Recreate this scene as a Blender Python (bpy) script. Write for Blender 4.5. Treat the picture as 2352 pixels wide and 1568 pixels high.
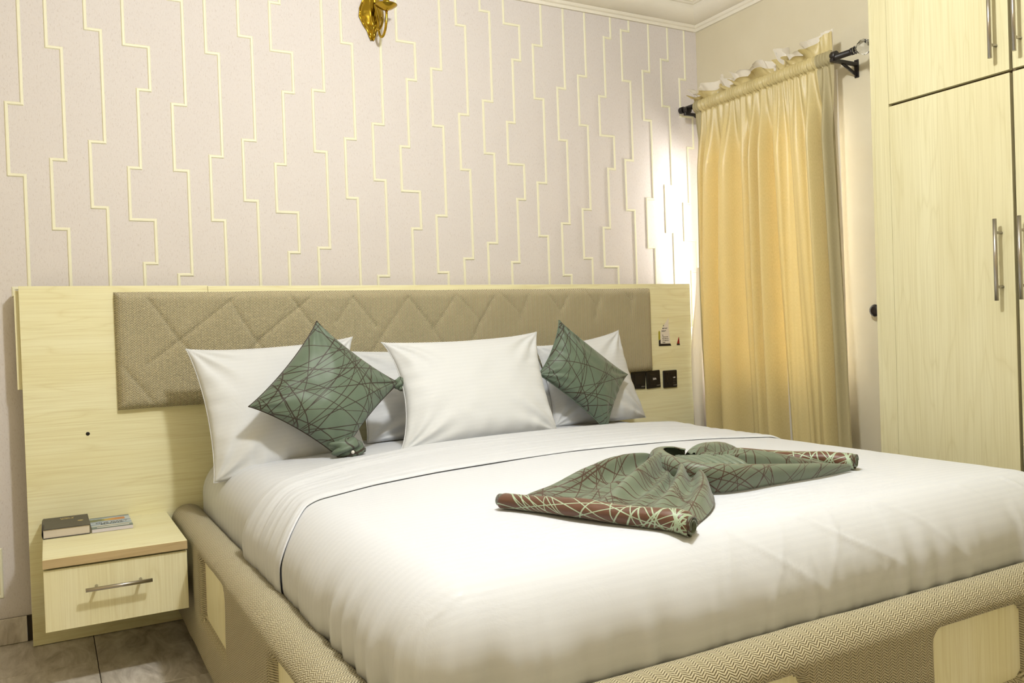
import bpy, bmesh, math, random
import numpy as np
from mathutils import Vector, Matrix

for o in list(bpy.data.objects):
    bpy.data.objects.remove(o)
S = bpy.context.scene
COL = S.collection
PI = math.pi

# ------------------------------------------------------------------ camera
F_PX, YAW, PITCH, ROLL = 1937.07, 0.5039, -0.0117, -0.0352
CAM = Vector((0.5451, -3.3803, 1.0106))
fw = Vector((math.sin(YAW) * math.cos(PITCH), math.cos(YAW) * math.cos(PITCH), math.sin(PITCH)))
rt = Vector((math.cos(YAW), -math.sin(YAW), 0))
up = rt.cross(fw)
r2 = math.cos(ROLL) * rt + math.sin(ROLL) * up
u2 = -math.sin(ROLL) * rt + math.cos(ROLL) * up
cd = bpy.data.cameras.new('camera')
cd.sensor_fit = 'HORIZONTAL'
cd.sensor_width = 36.0
cd.lens = F_PX / 2352.0 * 36.0
cd.clip_start = 0.02
cam = bpy.data.objects.new('camera', cd)
COL.objects.link(cam)
M = Matrix(((r2.x, u2.x, -fw.x, CAM.x), (r2.y, u2.y, -fw.y, CAM.y), (r2.z, u2.z, -fw.z, CAM.z), (0, 0, 0, 1)))
cam.matrix_world = M
S.camera = cam

# ------------------------------------------------------------------ light and view
LAMP_POS = (1.5, -2.02, 2.48)
LAMP_POWER = 109.0
LAMP_COLOR = (0.965, 0.985, 1.0)
LAMP_RADIUS = 0.075
SKY_STRENGTH = 42.0
EXPOSURE = 0.0

w = bpy.data.worlds.new('world')
S.world = w
w.use_nodes = True
bg = w.node_tree.nodes['Background']
bg.inputs[0].default_value = (1.0, 0.97, 0.92, 1)
bg.inputs[1].default_value = SKY_STRENGTH
S.view_settings.view_transform = 'Standard'
S.view_settings.look = 'None'
S.view_settings.gamma = 1.0
S.view_settings.use_curve_mapping = False
S.view_settings.exposure = EXPOSURE
S.cycles.max_bounces = 4
S.cycles.diffuse_bounces = 3
S.cycles.glossy_bounces = 2
S.cycles.transmission_bounces = 4
S.cycles.sample_clamp_indirect = 6.0
S.cycles.use_adaptive_sampling = True
S.cycles.adaptive_threshold = 0.05

# ------------------------------------------------------------------ helpers
def lin(r, g, b):
    def c(v):
        v /= 255.0
        return v / 12.92 if v <= 0.04045 else ((v + 0.055) / 1.055) ** 2.4
    return (c(r), c(g), c(b), 1.0)

def new_mat(name):
    m = bpy.data.materials.new(name)
    m.use_nodes = True
    nt = m.node_tree
    for n in list(nt.nodes):
        nt.nodes.remove(n)
    out = nt.nodes.new('ShaderNodeOutputMaterial')
    bs = nt.nodes.new('ShaderNodeBsdfPrincipled')
    nt.links.new(bs.outputs[0], out.inputs[0])
    return m, nt, bs, out

class G:
    """small node-graph helper"""
    def __init__(s, nt):
        s.nt = nt
    def node(s, t, **kw):
        n = s.nt.nodes.new(t)
        for k, v in kw.items():
            setattr(n, k, v)
        return n
    def put(s, sock, v):
        if isinstance(v, bpy.types.NodeSocket):
            s.nt.links.new(v, sock)
        else:
            sock.default_value = v
    def math(s, op, a, b=None, c=None, clamp=False):
        n = s.node('ShaderNodeMath', operation=op, use_clamp=clamp)
        s.put(n.inputs[0], a)
        if b is not None: s.put(n.inputs[1], b)
        if c is not None: s.put(n.inputs[2], c)
        return n.outputs[0]
    def mix(s, fac, a, b, blend='MIX'):
        n = s.node('ShaderNodeMix', data_type='RGBA', blend_type=blend)
        s.put(n.inputs[0], fac); s.put(n.inputs[6], a); s.put(n.inputs[7], b)
        return n.outputs[2]
    def coord(s, kind='Object'):
        return s.node('ShaderNodeTexCoord').outputs[kind]
    def uv(s):
        return s.node('ShaderNodeUVMap').outputs[0]
    def mapping(s, vec, scale=(1, 1, 1), loc=(0, 0, 0), rot=(0, 0, 0)):
        n = s.node('ShaderNodeMapping')
        s.put(n.inputs[0], vec)
        n.inputs[1].default_value = loc; n.inputs[2].default_value = rot; n.inputs[3].default_value = scale
        return n.outputs[0]
    def noise(s, vec, scale, detail=3, rough=0.5, dist=0.0, out=0):
        n = s.node('ShaderNodeTexNoise')
        s.put(n.inputs['Vector'], vec)
        n.inputs['Scale'].default_value = scale; n.inputs['Detail'].default_value = detail
        n.inputs['Roughness'].default_value = rough; n.inputs['Distortion'].default_value = dist
        return n.outputs[out]
    def ramp(s, fac, stops):
        n = s.node('ShaderNodeValToRGB')
        s.put(n.inputs[0], fac)
        el = n.color_ramp.elements
        while len(el) > 1: el.remove(el[-1])
        el[0].position, el[0].color = stops[0]
        for p, c in stops[1:]:
            e = el.new(p); e.color = c
        return n.outputs[0]
    def bump(s, h, strength=0.3, dist=0.01):
        n = s.node('ShaderNodeBump')
        s.put(n.inputs['Height'], h)
        n.inputs['Strength'].default_value = strength; n.inputs['Distance'].default_value = dist
        return n.outputs[0]
    def sep(s, v):
        n = s.node('ShaderNodeSeparateXYZ'); s.put(n.inputs[0], v)
        return n.outputs
    def comb(s, x, y, z):
        n = s.node('ShaderNodeCombineXYZ')
        s.put(n.inputs[0], x); s.put(n.inputs[1], y); s.put(n.inputs[2], z)
        return n.outputs[0]

def plain(name, col, rough=0.6, metal=0.0, spec=0.5):
    m, nt, bs, out = new_mat(name)
    bs.inputs['Base Color'].default_value = col
    bs.inputs['Roughness'].default_value = rough
    bs.inputs['Metallic'].default_value = metal
    bs.inputs['Specular IOR Level'].default_value = spec
    return m

def mottled(name, c1, c2, scale, rough=0.7, bump=0.0, bdist=0.002, detail=4, stretch=(1, 1, 1), metal=0.0):
    m, nt, bs, out = new_mat(name)
    g = G(nt)
    v = g.mapping(g.coord(), stretch)
    n = g.noise(v, scale, detail, 0.6)
    bs.inputs['Base Color'].default_value = c1
    g.put(bs.inputs['Base Color'], g.ramp(n, [(0.3, c1), (0.7, c2)]))
    bs.inputs['Roughness'].default_value = rough
    bs.inputs['Metallic'].default_value = metal
    if bump:
        g.put(bs.inputs['Normal'], g.bump(n, bump, bdist))
    return m

def wood_mat(name, axis, c_light, c_mid, c_dark, rough=0.42):
    """pale laminate, grain along axis ('X','Y','Z')"""
    m, nt, bs, out = new_mat(name)
    g = G(nt)
    co = g.coord()
    if axis == 'X': st, cross = (0.55, 6, 6), (1.1, 70, 70)
    elif axis == 'Y': st, cross = (6, 0.55, 6), (70, 1.1, 70)
    else: st, cross = (6, 6, 0.55), (70, 70, 1.1)
    v = g.mapping(co, st)
    broad = g.noise(v, 1.6, 2, 0.45, 0.6)
    rings = g.math('FRACT', g.math('MULTIPLY', broad, 9.0))
    ringl = g.math('ABSOLUTE', g.math('SUBTRACT', rings, 0.5))          # 0 .. .5 saw
    ringl = g.math('POWER', g.math('MULTIPLY', ringl, 2.0), 6.0)
    fine = g.noise(g.mapping(co, cross), 3.0, 3, 0.6)
    mid = g.noise(g.mapping(co, tuple(a * 0.5 for a in st)), 3.0, 2, 0.5)
    col = g.ramp(mid, [(0.3, c_mid), (0.7, c_light)])
    col = g.mix(g.math('MULTIPLY', ringl, 0.28), col, c_dark)
    col = g.mix(g.math('MULTIPLY', g.math('SUBTRACT', fine, 0.42, clamp=True), 1.3, clamp=True), col, c_dark)
    g.put(bs.inputs['Base Color'], col)
    bs.inputs['Roughness'].default_value = rough
    bs.inputs['Specular IOR Level'].default_value = 0.35
    g.put(bs.inputs['Normal'], g.bump(fine, 0.04, 0.001))
    return m

def knit_mat(name, period, row, c_hi, c_lo, c_hole):
    """chunky herringbone knit; UV in metres, columns along V"""
    m, nt, bs, out = new_mat(name)
    g = G(nt)
    uvv = g.uv()
    wob = g.noise(g.mapping(uvv, (1, 1, 1)), 14, 2, 0.5)
    xyz = g.sep(uvv)
    u = g.math('ADD', xyz[0], g.math('MULTIPLY', g.math('SUBTRACT', wob, 0.5), 0.006))
    f = g.math('FRACT', g.math('MULTIPLY', u, 1.0 / period))
    tri = g.math('MULTIPLY', g.math('ABSOLUTE', g.math('SUBTRACT', f, 0.5)), 2.0)     # 1 at edges, 0 at middle
    vv = g.math('ADD', g.math('MULTIPLY', xyz[1], 1.0 / row), g.math('MULTIPLY', tri, 1.35))
    wv = g.math('FRACT', vv)
    yarn = g.math('SINE', g.math('MULTIPLY', wv, PI))                                   # 0 between rows, 1 on yarn
    # slits: between rows, two per leg, absent on the column crests
    leg = g.math('SINE', g.math('MULTIPLY', tri, PI))
    slit = g.math('MULTIPLY', g.math('SUBTRACT', 0.70, yarn, clamp=True), 2.6, clamp=True)
    per = g.math('MULTIPLY_ADD', g.math('SINE', g.math('MULTIPLY', f, 4 * PI * 2)), 0.3, 0.7)
    slit = g.math('MULTIPLY', slit, g.math('MULTIPLY', g.math('POWER', leg, 0.6), per))
    tone = g.noise(uvv, 3.5, 3, 0.6)
    fuzz = g.noise(g.mapping(uvv, (1, 1, 1)), 420, 2, 0.7)
    base = g.mix(g.math('MULTIPLY_ADD', yarn, 0.75, 0.0), c_lo, c_hi)
    base = g.mix(g.math('MULTIPLY', g.math('SUBTRACT', 1.0, leg), 0.30), base, c_lo)
    base = g.mix(slit, base, c_hole)
    base = g.mix(g.math('MULTIPLY', tone, 0.28), base, c_lo)
    base = g.mix(g.math('MULTIPLY', g.math('SUBTRACT', fuzz, 0.45, clamp=True), 0.9), base, c_lo)
    g.put(bs.inputs['Base Color'], base)
    bs.inputs['Roughness'].default_value = 0.9
    bs.inputs['Specular IOR Level'].default_value = 0.15
    bs.inputs['Sheen Weight'].default_value = 0.12
    h = g.math('SUBTRACT', g.math('MULTIPLY_ADD', leg, 0.35, yarn), slit)
    g.put(bs.inputs['Normal'], g.bump(h, 0.75, row * 0.5))
    return m

def scribble_mat(name, base1, base2, line, n=34, width=0.0016, seed=1, extent=0.3, rough=0.45, sheen=0.2):
    """random crossing embroidered lines on woven cloth; UV in metres"""
    m, nt, bs, out = new_mat(name)
    g = G(nt)
    rnd = random.Random(seed)
    uvv = g.uv()
    xyz = g.sep(uvv)
    warp = g.sep(g.noise(uvv, 3.0, 1, 0.4, out=1))
    uu = g.math('ADD', xyz[0], g.math('MULTIPLY', g.math('SUBTRACT', warp[0], 0.5), 0.05))
    vv = g.math('ADD', xyz[1], g.math('MULTIPLY', g.math('SUBTRACT', warp[1], 0.5), 0.05))
    sq = g.math('MULTIPLY', xyz[0], xyz[0])
    va = g.comb(uu, vv, 1.0)
    vb = g.comb(g.math('ADD', uu, g.math('MULTIPLY', xyz[1], xyz[1])), g.math('MULTIPLY_ADD', sq, 0.7, vv), 1.0)
    acc = None
    for i in range(n):
        th = rnd.choice([0.25, 1.15, 1.9, 2.75, 0.7, 2.3]) + rnd.uniform(-0.3, 0.3)
        d = rnd.uniform(-extent, extent)
        dn = g.node('ShaderNodeVectorMath', operation='DOT_PRODUCT')
        g.put(dn.inputs[0], va if i % 2 else vb)
        dn.inputs[1].default_value = (math.cos(th), math.sin(th), d)
        cmp_ = g.math('COMPARE', dn.outputs['Value'], 0.0, width * rnd.uniform(0.7, 1.25))
        acc = cmp_ if acc is None else g.math('MAXIMUM', acc, cmp_)
    weave = g.noise(uvv, 700, 2, 0.6)
    tone = g.noise(uvv, 9, 3, 0.6)
    col = g.mix(tone, base1, base2)
    col = g.mix(g.math('MULTIPLY', weave, 0.35), col, base1)
    col = g.mix(g.math('MULTIPLY', acc, 0.92), col, line)
    g.put(bs.inputs['Base Color'], col)
    bs.inputs['Roughness'].default_value = rough
    bs.inputs['Specular IOR Level'].default_value = 0.3
    bs.inputs['Sheen Weight'].default_value = sheen
    g.put(bs.inputs['Normal'], g.bump(weave, 0.15, 0.0015))
    return m

def sheet_mat(name, period, amount=0.05, axis=1, col=(0.70, 0.715, 0.745, 1)):
    m, nt, bs, out = new_mat(name)
    g = G(nt)
    uvv = g.uv()
    c = g.sep(uvv)[axis]
    s = g.math('SINE', g.math('MULTIPLY', c, 2 * PI / period))
    s = g.math('MULTIPLY_ADD', s, 3.0, 0.5, clamp=True)
    dark = tuple(v * (1 - amount) for v in col[:3]) + (1,)
    g.put(bs.inputs['Base Color'], g.mix(s, col, dark))
    g.put(bs.inputs['Roughness'], g.math('MULTIPLY_ADD', s, 0.2, 0.5))
    bs.inputs['Specular IOR Level'].default_value = 0.3
    n2 = g.noise(uvv, 11, 4, 0.62, 0.6)
    g.put(bs.inputs['Normal'], g.bump(n2, 0.22, 0.005))
    return m

# -- mesh helpers
def link(o, parent=None):
    COL.objects.link(o)
    if parent is not None:
        o.parent = parent
    return o

def tag(o, label=None, cat=None, group=None, kind=None):
    if label: o['label'] = label
    if cat: o['category'] = cat
    if group: o['group'] = group
    if kind: o['kind'] = kind
    return o

def empty(name, loc, label, cat, group=None):
    e = bpy.data.objects.new(name, None)
    e.location = loc
    e.empty_display_size = 0.05
    COL.objects.link(e)
    return tag(e, label, cat, group)

def origin_of(parent):
    v = Vector((0, 0, 0))
    p = parent
    while p is not None:
        v += p.location
        p = p.parent
    return v

def mk(name, verts, faces, mat, parent=None, uv=None, smooth=True, origin=None, solid=0.0):
    """verts in world coordinates; object placed relative to parent's origin"""
    V = np.asarray(verts, dtype=np.float64)
    if parent is not None:
        o0 = origin_of(parent)
    else:
        o0 = Vector(origin) if origin is not None else Vector((0, 0, 0))
    V = V - np.array(o0)
    me = bpy.data.meshes.new(name)
    me.from_pydata(V.tolist(), [], [tuple(int(i) for i in f) for f in faces])
    if uv is not None:
        uvl = me.uv_layers.new(name='UVMap')
        idx = np.empty(len(me.loops), dtype=np.int32)
        me.loops.foreach_get('vertex_index', idx)
        U = np.asarray(uv, dtype=np.float32)[idx]
        uvl.data.foreach_set('uv', U.ravel())
    if smooth:
        me.polygons.foreach_set('use_smooth', np.ones(len(me.polygons), dtype=bool))
    me.validate(); me.update()
    o = bpy.data.objects.new(name, me)
    if mat: me.materials.append(mat)
    if parent is None and origin is not None:
        o.location = o0
    link(o, parent)
    if solid:
        md = o.modifiers.new('thickness', 'SOLIDIFY')
        md.thickness = solid; md.offset = 0
    return o

def grid_faces(nu, nv, off=0, flip=False):
    F = []
    for i in range(nu - 1):
        for j in range(nv - 1):
            a = off + i * nv + j
            q = (a, a + nv, a + nv + 1, a + 1)
            F.append(q[::-1] if flip else q)
    return F

def bm_obj(name, bm, mat, parent=None, origin=None, smooth=False):
    o0 = origin_of(parent) if parent is not None else (Vector(origin) if origin is not None else Vector((0, 0, 0)))
    bmesh.ops.translate(bm, verts=bm.verts, vec=-o0)
    me = bpy.data.meshes.new(name)
    bm.to_mesh(me); bm.free()
    if smooth:
        for p in me.polygons: p.use_smooth = True
    me.materials.append(mat)
    o = bpy.data.objects.new(name, me)
    if parent is None and origin is not None: o.location = o0
    return link(o, parent)

def bm_box(bm, x0, x1, y0, y1, z0, z1, bevel=0.0, seg=2):
    r = bmesh.ops.create_cube(bm, size=1.0)
    vs = r['verts']
    bmesh.ops.scale(bm, vec=(abs(x1 - x0), abs(y1 - y0), abs(z1 - z0)), verts=vs)
    bmesh.ops.translate(bm, vec=((x0 + x1) / 2, (y0 + y1) / 2, (z0 + z1) / 2), verts=vs)
    if bevel:
        es = list({e for v in vs for e in v.link_edges})
        bmesh.ops.bevel(bm, geom=es, offset=bevel, segments=seg, affect='EDGES', profile=0.5)

def box(name, x0, x1, y0, y1, z0, z1, mat, parent=None, bevel=0.0, origin=None, seg=2):
    bm = bmesh.new()
    bm_box(bm, x0, x1, y0, y1, z0, z1, bevel, seg)
    return bm_obj(name, bm, mat, parent, origin)

def bm_tube(bm, pts, rad, n=12, cap=True):
    pts = [Vector(p) for p in pts]
    rads = rad if isinstance(rad, (list, tuple)) else [rad] * len(pts)
    rings = []
    prev = None
    for i, p in enumerate(pts):
        d = (pts[min(i + 1, len(pts) - 1)] - pts[max(i - 1, 0)]).normalized()
        if prev is None:
            a = Vector((0, 0, 1)) if abs(d.z) < 0.9 else Vector((1, 0, 0))
            x = d.cross(a).normalized()
        else:
            x = (prev - d * prev.dot(d)).normalized()
        prev = x
        y = d.cross(x)
        rings.append([bm.verts.new(p + rads[i] * (math.cos(2 * PI * k / n) * x + math.sin(2 * PI * k / n) * y)) for k in range(n)])
    for a, b in zip(rings, rings[1:]):
        for k in range(n):
            f = bm.faces.new((a[k], a[(k + 1) % n], b[(k + 1) % n], b[k])); f.smooth = True
    if cap:
        bm.faces.new(rings[0][::-1]); bm.faces.new(rings[-1])

def tube(name, pts, rad, mat, parent=None, n=12, origin=None):
    bm = bmesh.new(); bm_tube(bm, pts, rad, n)
    bmesh.ops.recalc_face_normals(bm, faces=bm.faces)
    return bm_obj(name, bm, mat, parent, origin)

def lathe(name, prof, center, mat, parent=None, n=32, axis='Z', origin=None):
    """prof: list of (r, h) along axis from center"""
    V, Fc = [], []
    c = Vector(center)
    for r, h in prof:
        for k in range(n):
            a = 2 * PI * k / n
            if axis == 'Z': V.append(c + Vector((r * math.cos(a), r * math.sin(a), h)))
            elif axis == 'Y': V.append(c + Vector((r * math.cos(a), h, r * math.sin(a))))
            else: V.append(c + Vector((h, r * math.cos(a), r * math.sin(a))))
    for i in range(len(prof) - 1):
        for k in range(n):
            Fc.append((i * n + k, i * n + (k + 1) % n, (i + 1) * n + (k + 1) % n, (i + 1) * n + k))
    Fc.append(tuple(range(n))[::-1]); Fc.append(tuple((len(prof) - 1) * n + k for k in range(n)))
    o = mk(name, [tuple(v) for v in V], Fc, mat, parent, origin=origin)
    fix_normals(o)
    return o

def fix_normals(o):
    bm = bmesh.new(); bm.from_mesh(o.data)
    bmesh.ops.recalc_face_normals(bm, faces=bm.faces)
    bm.to_mesh(o.data); bm.free()

def text_obj(name, body, size, mat, parent, loc, xdir, ydir, depth=0.0003, align='CENTER', bold=0.0, sx=1.0):
    cu = bpy.data.curves.new(name, 'FONT')
    cu.body = body; cu.size = size; cu.align_x = align; cu.align_y = 'CENTER'
    cu.extrude = depth; cu.offset = bold
    tmp = bpy.data.objects.new(name + '_tmp', cu)
    COL.objects.link(tmp)
    dg = bpy.context.evaluated_depsgraph_get()
    me = bpy.data.meshes.new_from_object(tmp.evaluated_get(dg))
    bpy.data.objects.remove(tmp)
    x = Vector(xdir).normalized(); y = Vector(ydir).normalized(); z = x.cross(y)
    lo = Vector(loc) - origin_of(parent)
    MM = Matrix(((x.x * sx, y.x, z.x, lo.x), (x.y * sx, y.y, z.y, lo.y), (x.z * sx, y.z, z.z, lo.z), (0, 0, 0, 1)))
    me.transform(MM)
    me.name = name
    me.materials.clear(); me.materials.append(mat)
    o = bpy.data.objects.new(name, me)
    return link(o, parent)

# -- numpy value noise
_rng = np.random.RandomState(7)
_T = _rng.rand(256, 256)
def vnoise(x, y, seed=0):
    x = np.asarray(x, dtype=float) + seed * 17.31; y = np.asarray(y, dtype=float) + seed * 9.77
    xi = np.floor(x).astype(int); yi = np.floor(y).astype(int)
    fx = x - xi; fy = y - yi
    fx = fx * fx * (3 - 2 * fx); fy = fy * fy * (3 - 2 * fy)
    g = lambda a, b: _T[a % 256, b % 256]
    return ((g(xi, yi) * (1 - fx) + g(xi + 1, yi) * fx) * (1 - fy) + (g(xi, yi + 1) * (1 - fx) + g(xi + 1, yi + 1) * fx) * fy) - 0.5
def fbm(x, y, seed=0, oct=3):
    r = 0; a = 1.0
    for k in range(oct):
        r = r + a * vnoise(np.asarray(x) * 2 ** k, np.asarray(y) * 2 ** k, seed + k); a *= 0.5
    return r
def sstep(a, b, x):
    t = np.clip((np.asarray(x, dtype=float) - a) / (b - a), 0, 1)
    return t * t * (3 - 2 * t)

# ------------------------------------------------------------------ materials
WL, WM, WD = lin(246, 242, 204), lin(240, 233, 188), lin(212, 197, 138)
M_WOODX = wood_mat('pale laminate, horizontal grain', 'X', WL, WM, WD)  # same laminate as the wardrobe, colours lightened to make up for weak lamp light
M_WOODZ = wood_mat('pale laminate, vertical grain', 'Z', lin(248, 243, 208), lin(242, 235, 192), lin(216, 203, 148))  # also lightened in colour, standing in for lamp light that falls off here
M_WOODZ_DIMMED = wood_mat('pale wardrobe laminate, vertical grain', 'Z', lin(218, 212, 175), lin(210, 202, 162), lin(186, 175, 126))  # same laminate darkened in colour to offset the lamp being close
M_EDGE = wood_mat('laminate edge band', 'X', lin(205, 184, 140), lin(196, 172, 128), lin(160, 134, 96))
M_GAP = plain('dark melamine', lin(92, 76, 48), 0.6)
M_CREAM = mottled('cream wall paint', lin(224, 215, 189), lin(218, 208, 180), 3.0, 0.75, 0.05, 0.002, 6)
M_CEIL = mottled('white ceiling paint', lin(242, 236, 222), lin(236, 229, 212), 3.0, 0.8)
M_PAD = knit_mat('knit upholstery, coarse', 0.0225, 0.0060, lin(226, 216, 184), lin(184, 171, 134), lin(62, 50, 29))
M_RAIL = knit_mat('knit upholstery, fine', 0.0230, 0.0056, lin(220, 211, 180), lin(178, 166, 130), lin(62, 50, 30))
M_SHEET = sheet_mat('white striped satin sheet', 0.024, 0.015, 1)
M_PILLOW = sheet_mat('white pillowcase cotton', 0.016, 0.012, 1, (0.70, 0.71, 0.715, 1))
M_FITTED = sheet_mat('white fitted sheet', 0.05, 0.01, 1)
M_GREEN = scribble_mat('sage cushion cloth', lin(88, 102, 85), lin(106, 121, 103), lin(46, 29, 20), 56, 0.0015, 4, 0.28)
M_GREEN2 = scribble_mat('sage cushion cloth 2', lin(88, 102, 85), lin(104, 119, 101), lin(48, 31, 22), 56, 0.0015, 11, 0.28)
M_BOW = scribble_mat('sage runner cloth', lin(90, 98, 79), lin(122, 135, 115), lin(66, 36, 22), 64, 0.0013, 21, 0.34)
M_ROLL = scribble_mat('brown runner reverse', lin(76, 47, 32), lin(108, 72, 50), lin(168, 188, 158), 64, 0.0015, 33, 0.26, 0.4)
M_BLACK = plain('black plastic', lin(26, 22, 20), 0.35)
M_IRON = plain('black powder coated iron', lin(34, 28, 26), 0.4)
M_STEEL = plain('brushed steel', lin(178, 172, 162), 0.3, 1.0)
M_BRASS = plain('polished brass', lin(176, 146, 48), 0.16, 1.0)
M_WHITE = plain('white print', lin(235, 232, 225), 0.6)

def wallpaper():
    m, nt, bs, out = new_mat('taupe fibre wallpaper')
    g = G(nt); co = g.coord()
    fib = g.noise(g.mapping(co, (1, 1, 0.35)), 260, 3, 0.7, 0.6)
    spk = g.noise(co, 420, 2, 0.6)
    big = g.noise(co, 1.6, 3, 0.5)
    c = g.mix(big, lin(218, 210, 206), lin(225, 218, 214))
    c = g.mix(g.math('MULTIPLY', g.math('SUBTRACT', fib, 0.53, clamp=True), 2.4, clamp=True), c, lin(182, 166, 154))
    c = g.mix(g.math('MULTIPLY', g.math('SUBTRACT', spk, 0.5, clamp=True), 0.9), c, lin(236, 226, 216))
    g.put(bs.inputs['Base Color'], c)
    bs.inputs['Roughness'].default_value = 0.75
    bs.inputs['Specular IOR Level'].default_value = 0.25
    g.put(bs.inputs['Normal'], g.bump(g.math('ADD', fib, spk), 0.18, 0.002))
    return m
M_WALLP = wallpaper()
M_WLINE = plain('cream raised wallpaper print', lin(240, 236, 208), 0.5)

def tile_mat():
    m, nt, bs, out = new_mat('grey brown stone tile')
    g = G(nt); co = g.coord()
    oi = g.node('ShaderNodeObjectInfo')
    off = g.node('ShaderNodeVectorMath', operation='ADD')
    g.put(off.inputs[0], co)
    rv = g.comb(g.math('MULTIPLY', oi.outputs['Random'], 37.0), g.math('MULTIPLY', oi.outputs['Random'], 11.0), 0.0)
    g.put(off.inputs[1], rv)
    p = off.outputs[0]
    a = g.noise(g.mapping(p, (1, 0.35, 0.35)), 14, 6, 0.65, 1.2)
    b = g.noise(g.mapping(p, (1, 0.3, 0.3)), 60, 4, 0.7, 0.5)
    c = g.ramp(a, [(0.30, lin(158, 148, 134)), (0.5, lin(206, 197, 184)), (0.70, lin(238, 231, 220))])
    c = g.mix(g.math('MULTIPLY', g.math('SUBTRACT', b, 0.5, clamp=True), 2.2, clamp=True), c, lin(200, 194, 180))
    c = g.mix(g.math('MULTIPLY', oi.outputs['Random'], 0.25), c, lin(120, 108, 90))
    g.put(bs.inputs['Base Color'], c)
    bs.inputs['Roughness'].default_value = 0.42
    g.put(bs.inputs['Normal'], g.bump(g.math('ADD', a, b), 0.25, 0.003))
    return m
M_TILE = tile_mat()
M_GROUT = plain('dark grout', lin(58, 48, 38), 0.9)

def curtain_mat(name, c1, c2, trans, rough=0.38, tmix=0.35, spec=0.5):
    m, nt, bs, out = new_mat(name)
    g = G(nt)
    uvv = g.uv()
    slub = g.noise(g.mapping(uvv, (420, 90, 1)), 1.0, 3, 0.7)
    fine = g.noise(g.mapping(uvv, (900, 300, 1)), 1.0, 2, 0.7)
    col = g.mix(slub, c1, c2)
    g.put(bs.inputs['Base Color'], col)
    g.put(bs.inputs['Roughness'], g.math('MULTIPLY_ADD', slub, 0.35, rough - 0.1))
    bs.inputs['Specular IOR Level'].default_value = spec
    bs.inputs['Anisotropic'].default_value = 0.4
    g.put(bs.inputs['Normal'], g.bump(g.math('ADD', slub, fine), 0.14, 0.0012))
    tr = g.node('ShaderNodeBsdfTranslucent')
    tr.inputs[0].default_value = trans
    mx = g.node('ShaderNodeMixShader')
    mx.inputs[0].default_value = tmix
    nt.links.new(bs.outputs[0], mx.inputs[1]); nt.links.new(tr.outputs[0], mx.inputs[2])
    nt.links.new(mx.outputs[0], out.inputs[0])
    return m
M_CURT = curtain_mat('gold satin curtain', lin(190, 173, 116), lin(228, 212, 160), lin(255, 224, 142), 0.28, 0.068)
M_BORDER = curtain_mat('sage gold curtain border', lin(164, 152, 112), lin(184, 172, 134), lin(150, 130, 80), 0.45, 0.02, 0.3)
M_LINING = curtain_mat('white curtain lining', lin(238, 232, 220), lin(246, 242, 234), lin(255, 244, 222), 0.7, 0.30)

def glass(name, rough=0.02, ior=1.5):
    m, nt, bs, out = new_mat(name)
    bs.inputs['Transmission Weight'].default_value = 1.0
    bs.inputs['Roughness'].default_value = rough
    bs.inputs['IOR'].default_value = ior
    bs.inputs['Base Color'].default_value = (0.97, 0.96, 0.94, 1)
    return m
M_CRYSTAL = glass('clear crystal', 0.02, 1.5)
def pane_glass():
    m, nt, bs, out = new_mat('window glass')
    g = G(nt)
    t = g.node('ShaderNodeBsdfTransparent'); gl = g.node('ShaderNodeBsdfGlossy')
    gl.inputs['Roughness'].default_value = 0.02
    fr = g.node('ShaderNodeFresnel'); fr.inputs[0].default_value = 1.5
    mx = g.node('ShaderNodeMixShader')
    nt.links.new(fr.outputs[0], mx.inputs[0]); nt.links.new(t.outputs[0], mx.inputs[1]); nt.links.new(gl.outputs[0], mx.inputs[2])
    nt.links.new(mx.outputs[0], out.inputs[0])
    return m
M_PANE = pane_glass()
def emit(name, col, s):
    m, nt, bs, out = new_mat(name)
    bs.inputs['Base Color'].default_value = (0.9, 0.9, 0.9, 1)
    bs.inputs['Emission Color'].default_value = col
    bs.inputs['Emission Strength'].default_value = s
    return m

# ------------------------------------------------------------------ room shell
XR, XL, YB, YF, ZC = 3.567, -0.75, 0.0, -4.35, 2.645
WIN = dict(y0=-0.84, y1=-0.05, z0=0.72, z1=1.93)

floor = box('floor', XL, XR, YF, YB, -0.08, -0.004, M_GROUT); tag(floor, kind='structure')
# tiles .3065 x .61 in staggered columns, grout joints recessed
TW, TL_ = 0.3068, 0.61
tile_me = None
cx0 = 0.652
for ci in range(-5, 10):
    x0 = cx0 + (ci - 1) * TW
    x1 = x0 + TW
    if x1 <= XL or x0 >= XR: continue
    off = -0.3476 if ci % 2 == 0 else -0.662
    for ri in range(-9, 3):
        y1 = off + ri * TL_; y0 = y1 - TL_
        a0, a1, b0, b1 = max(x0, XL), min(x1, XR), max(y0, YF), min(y1, YB)
        if a1 - a0 < 0.02 or b1 - b0 < 0.02: continue
        full = abs(a1 - a0 - TW) < 1e-6 and abs(b1 - b0 - TL_) < 1e-6
        if full and tile_me is not None:
            t = bpy.data.objects.new('floor_tile', tile_me); t.location = ((a0 + a1) / 2, (b0 + b1) / 2, 0)
            link(t, floor)
        else:
            bm = bmesh.new()
            bm_box(bm, -(a1 - a0) / 2 + .0012, (a1 - a0) / 2 - .0012, -(b1 - b0) / 2 + .0012, (b1 - b0) / 2 - .0012, -0.012, 0.0, 0.001, 1)
            t = bm_obj('floor_tile', bm, M_TILE, floor)
            t.location = ((a0 + a1) / 2, (b0 + b1) / 2, 0)
            if full: tile_me = t.data

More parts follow.
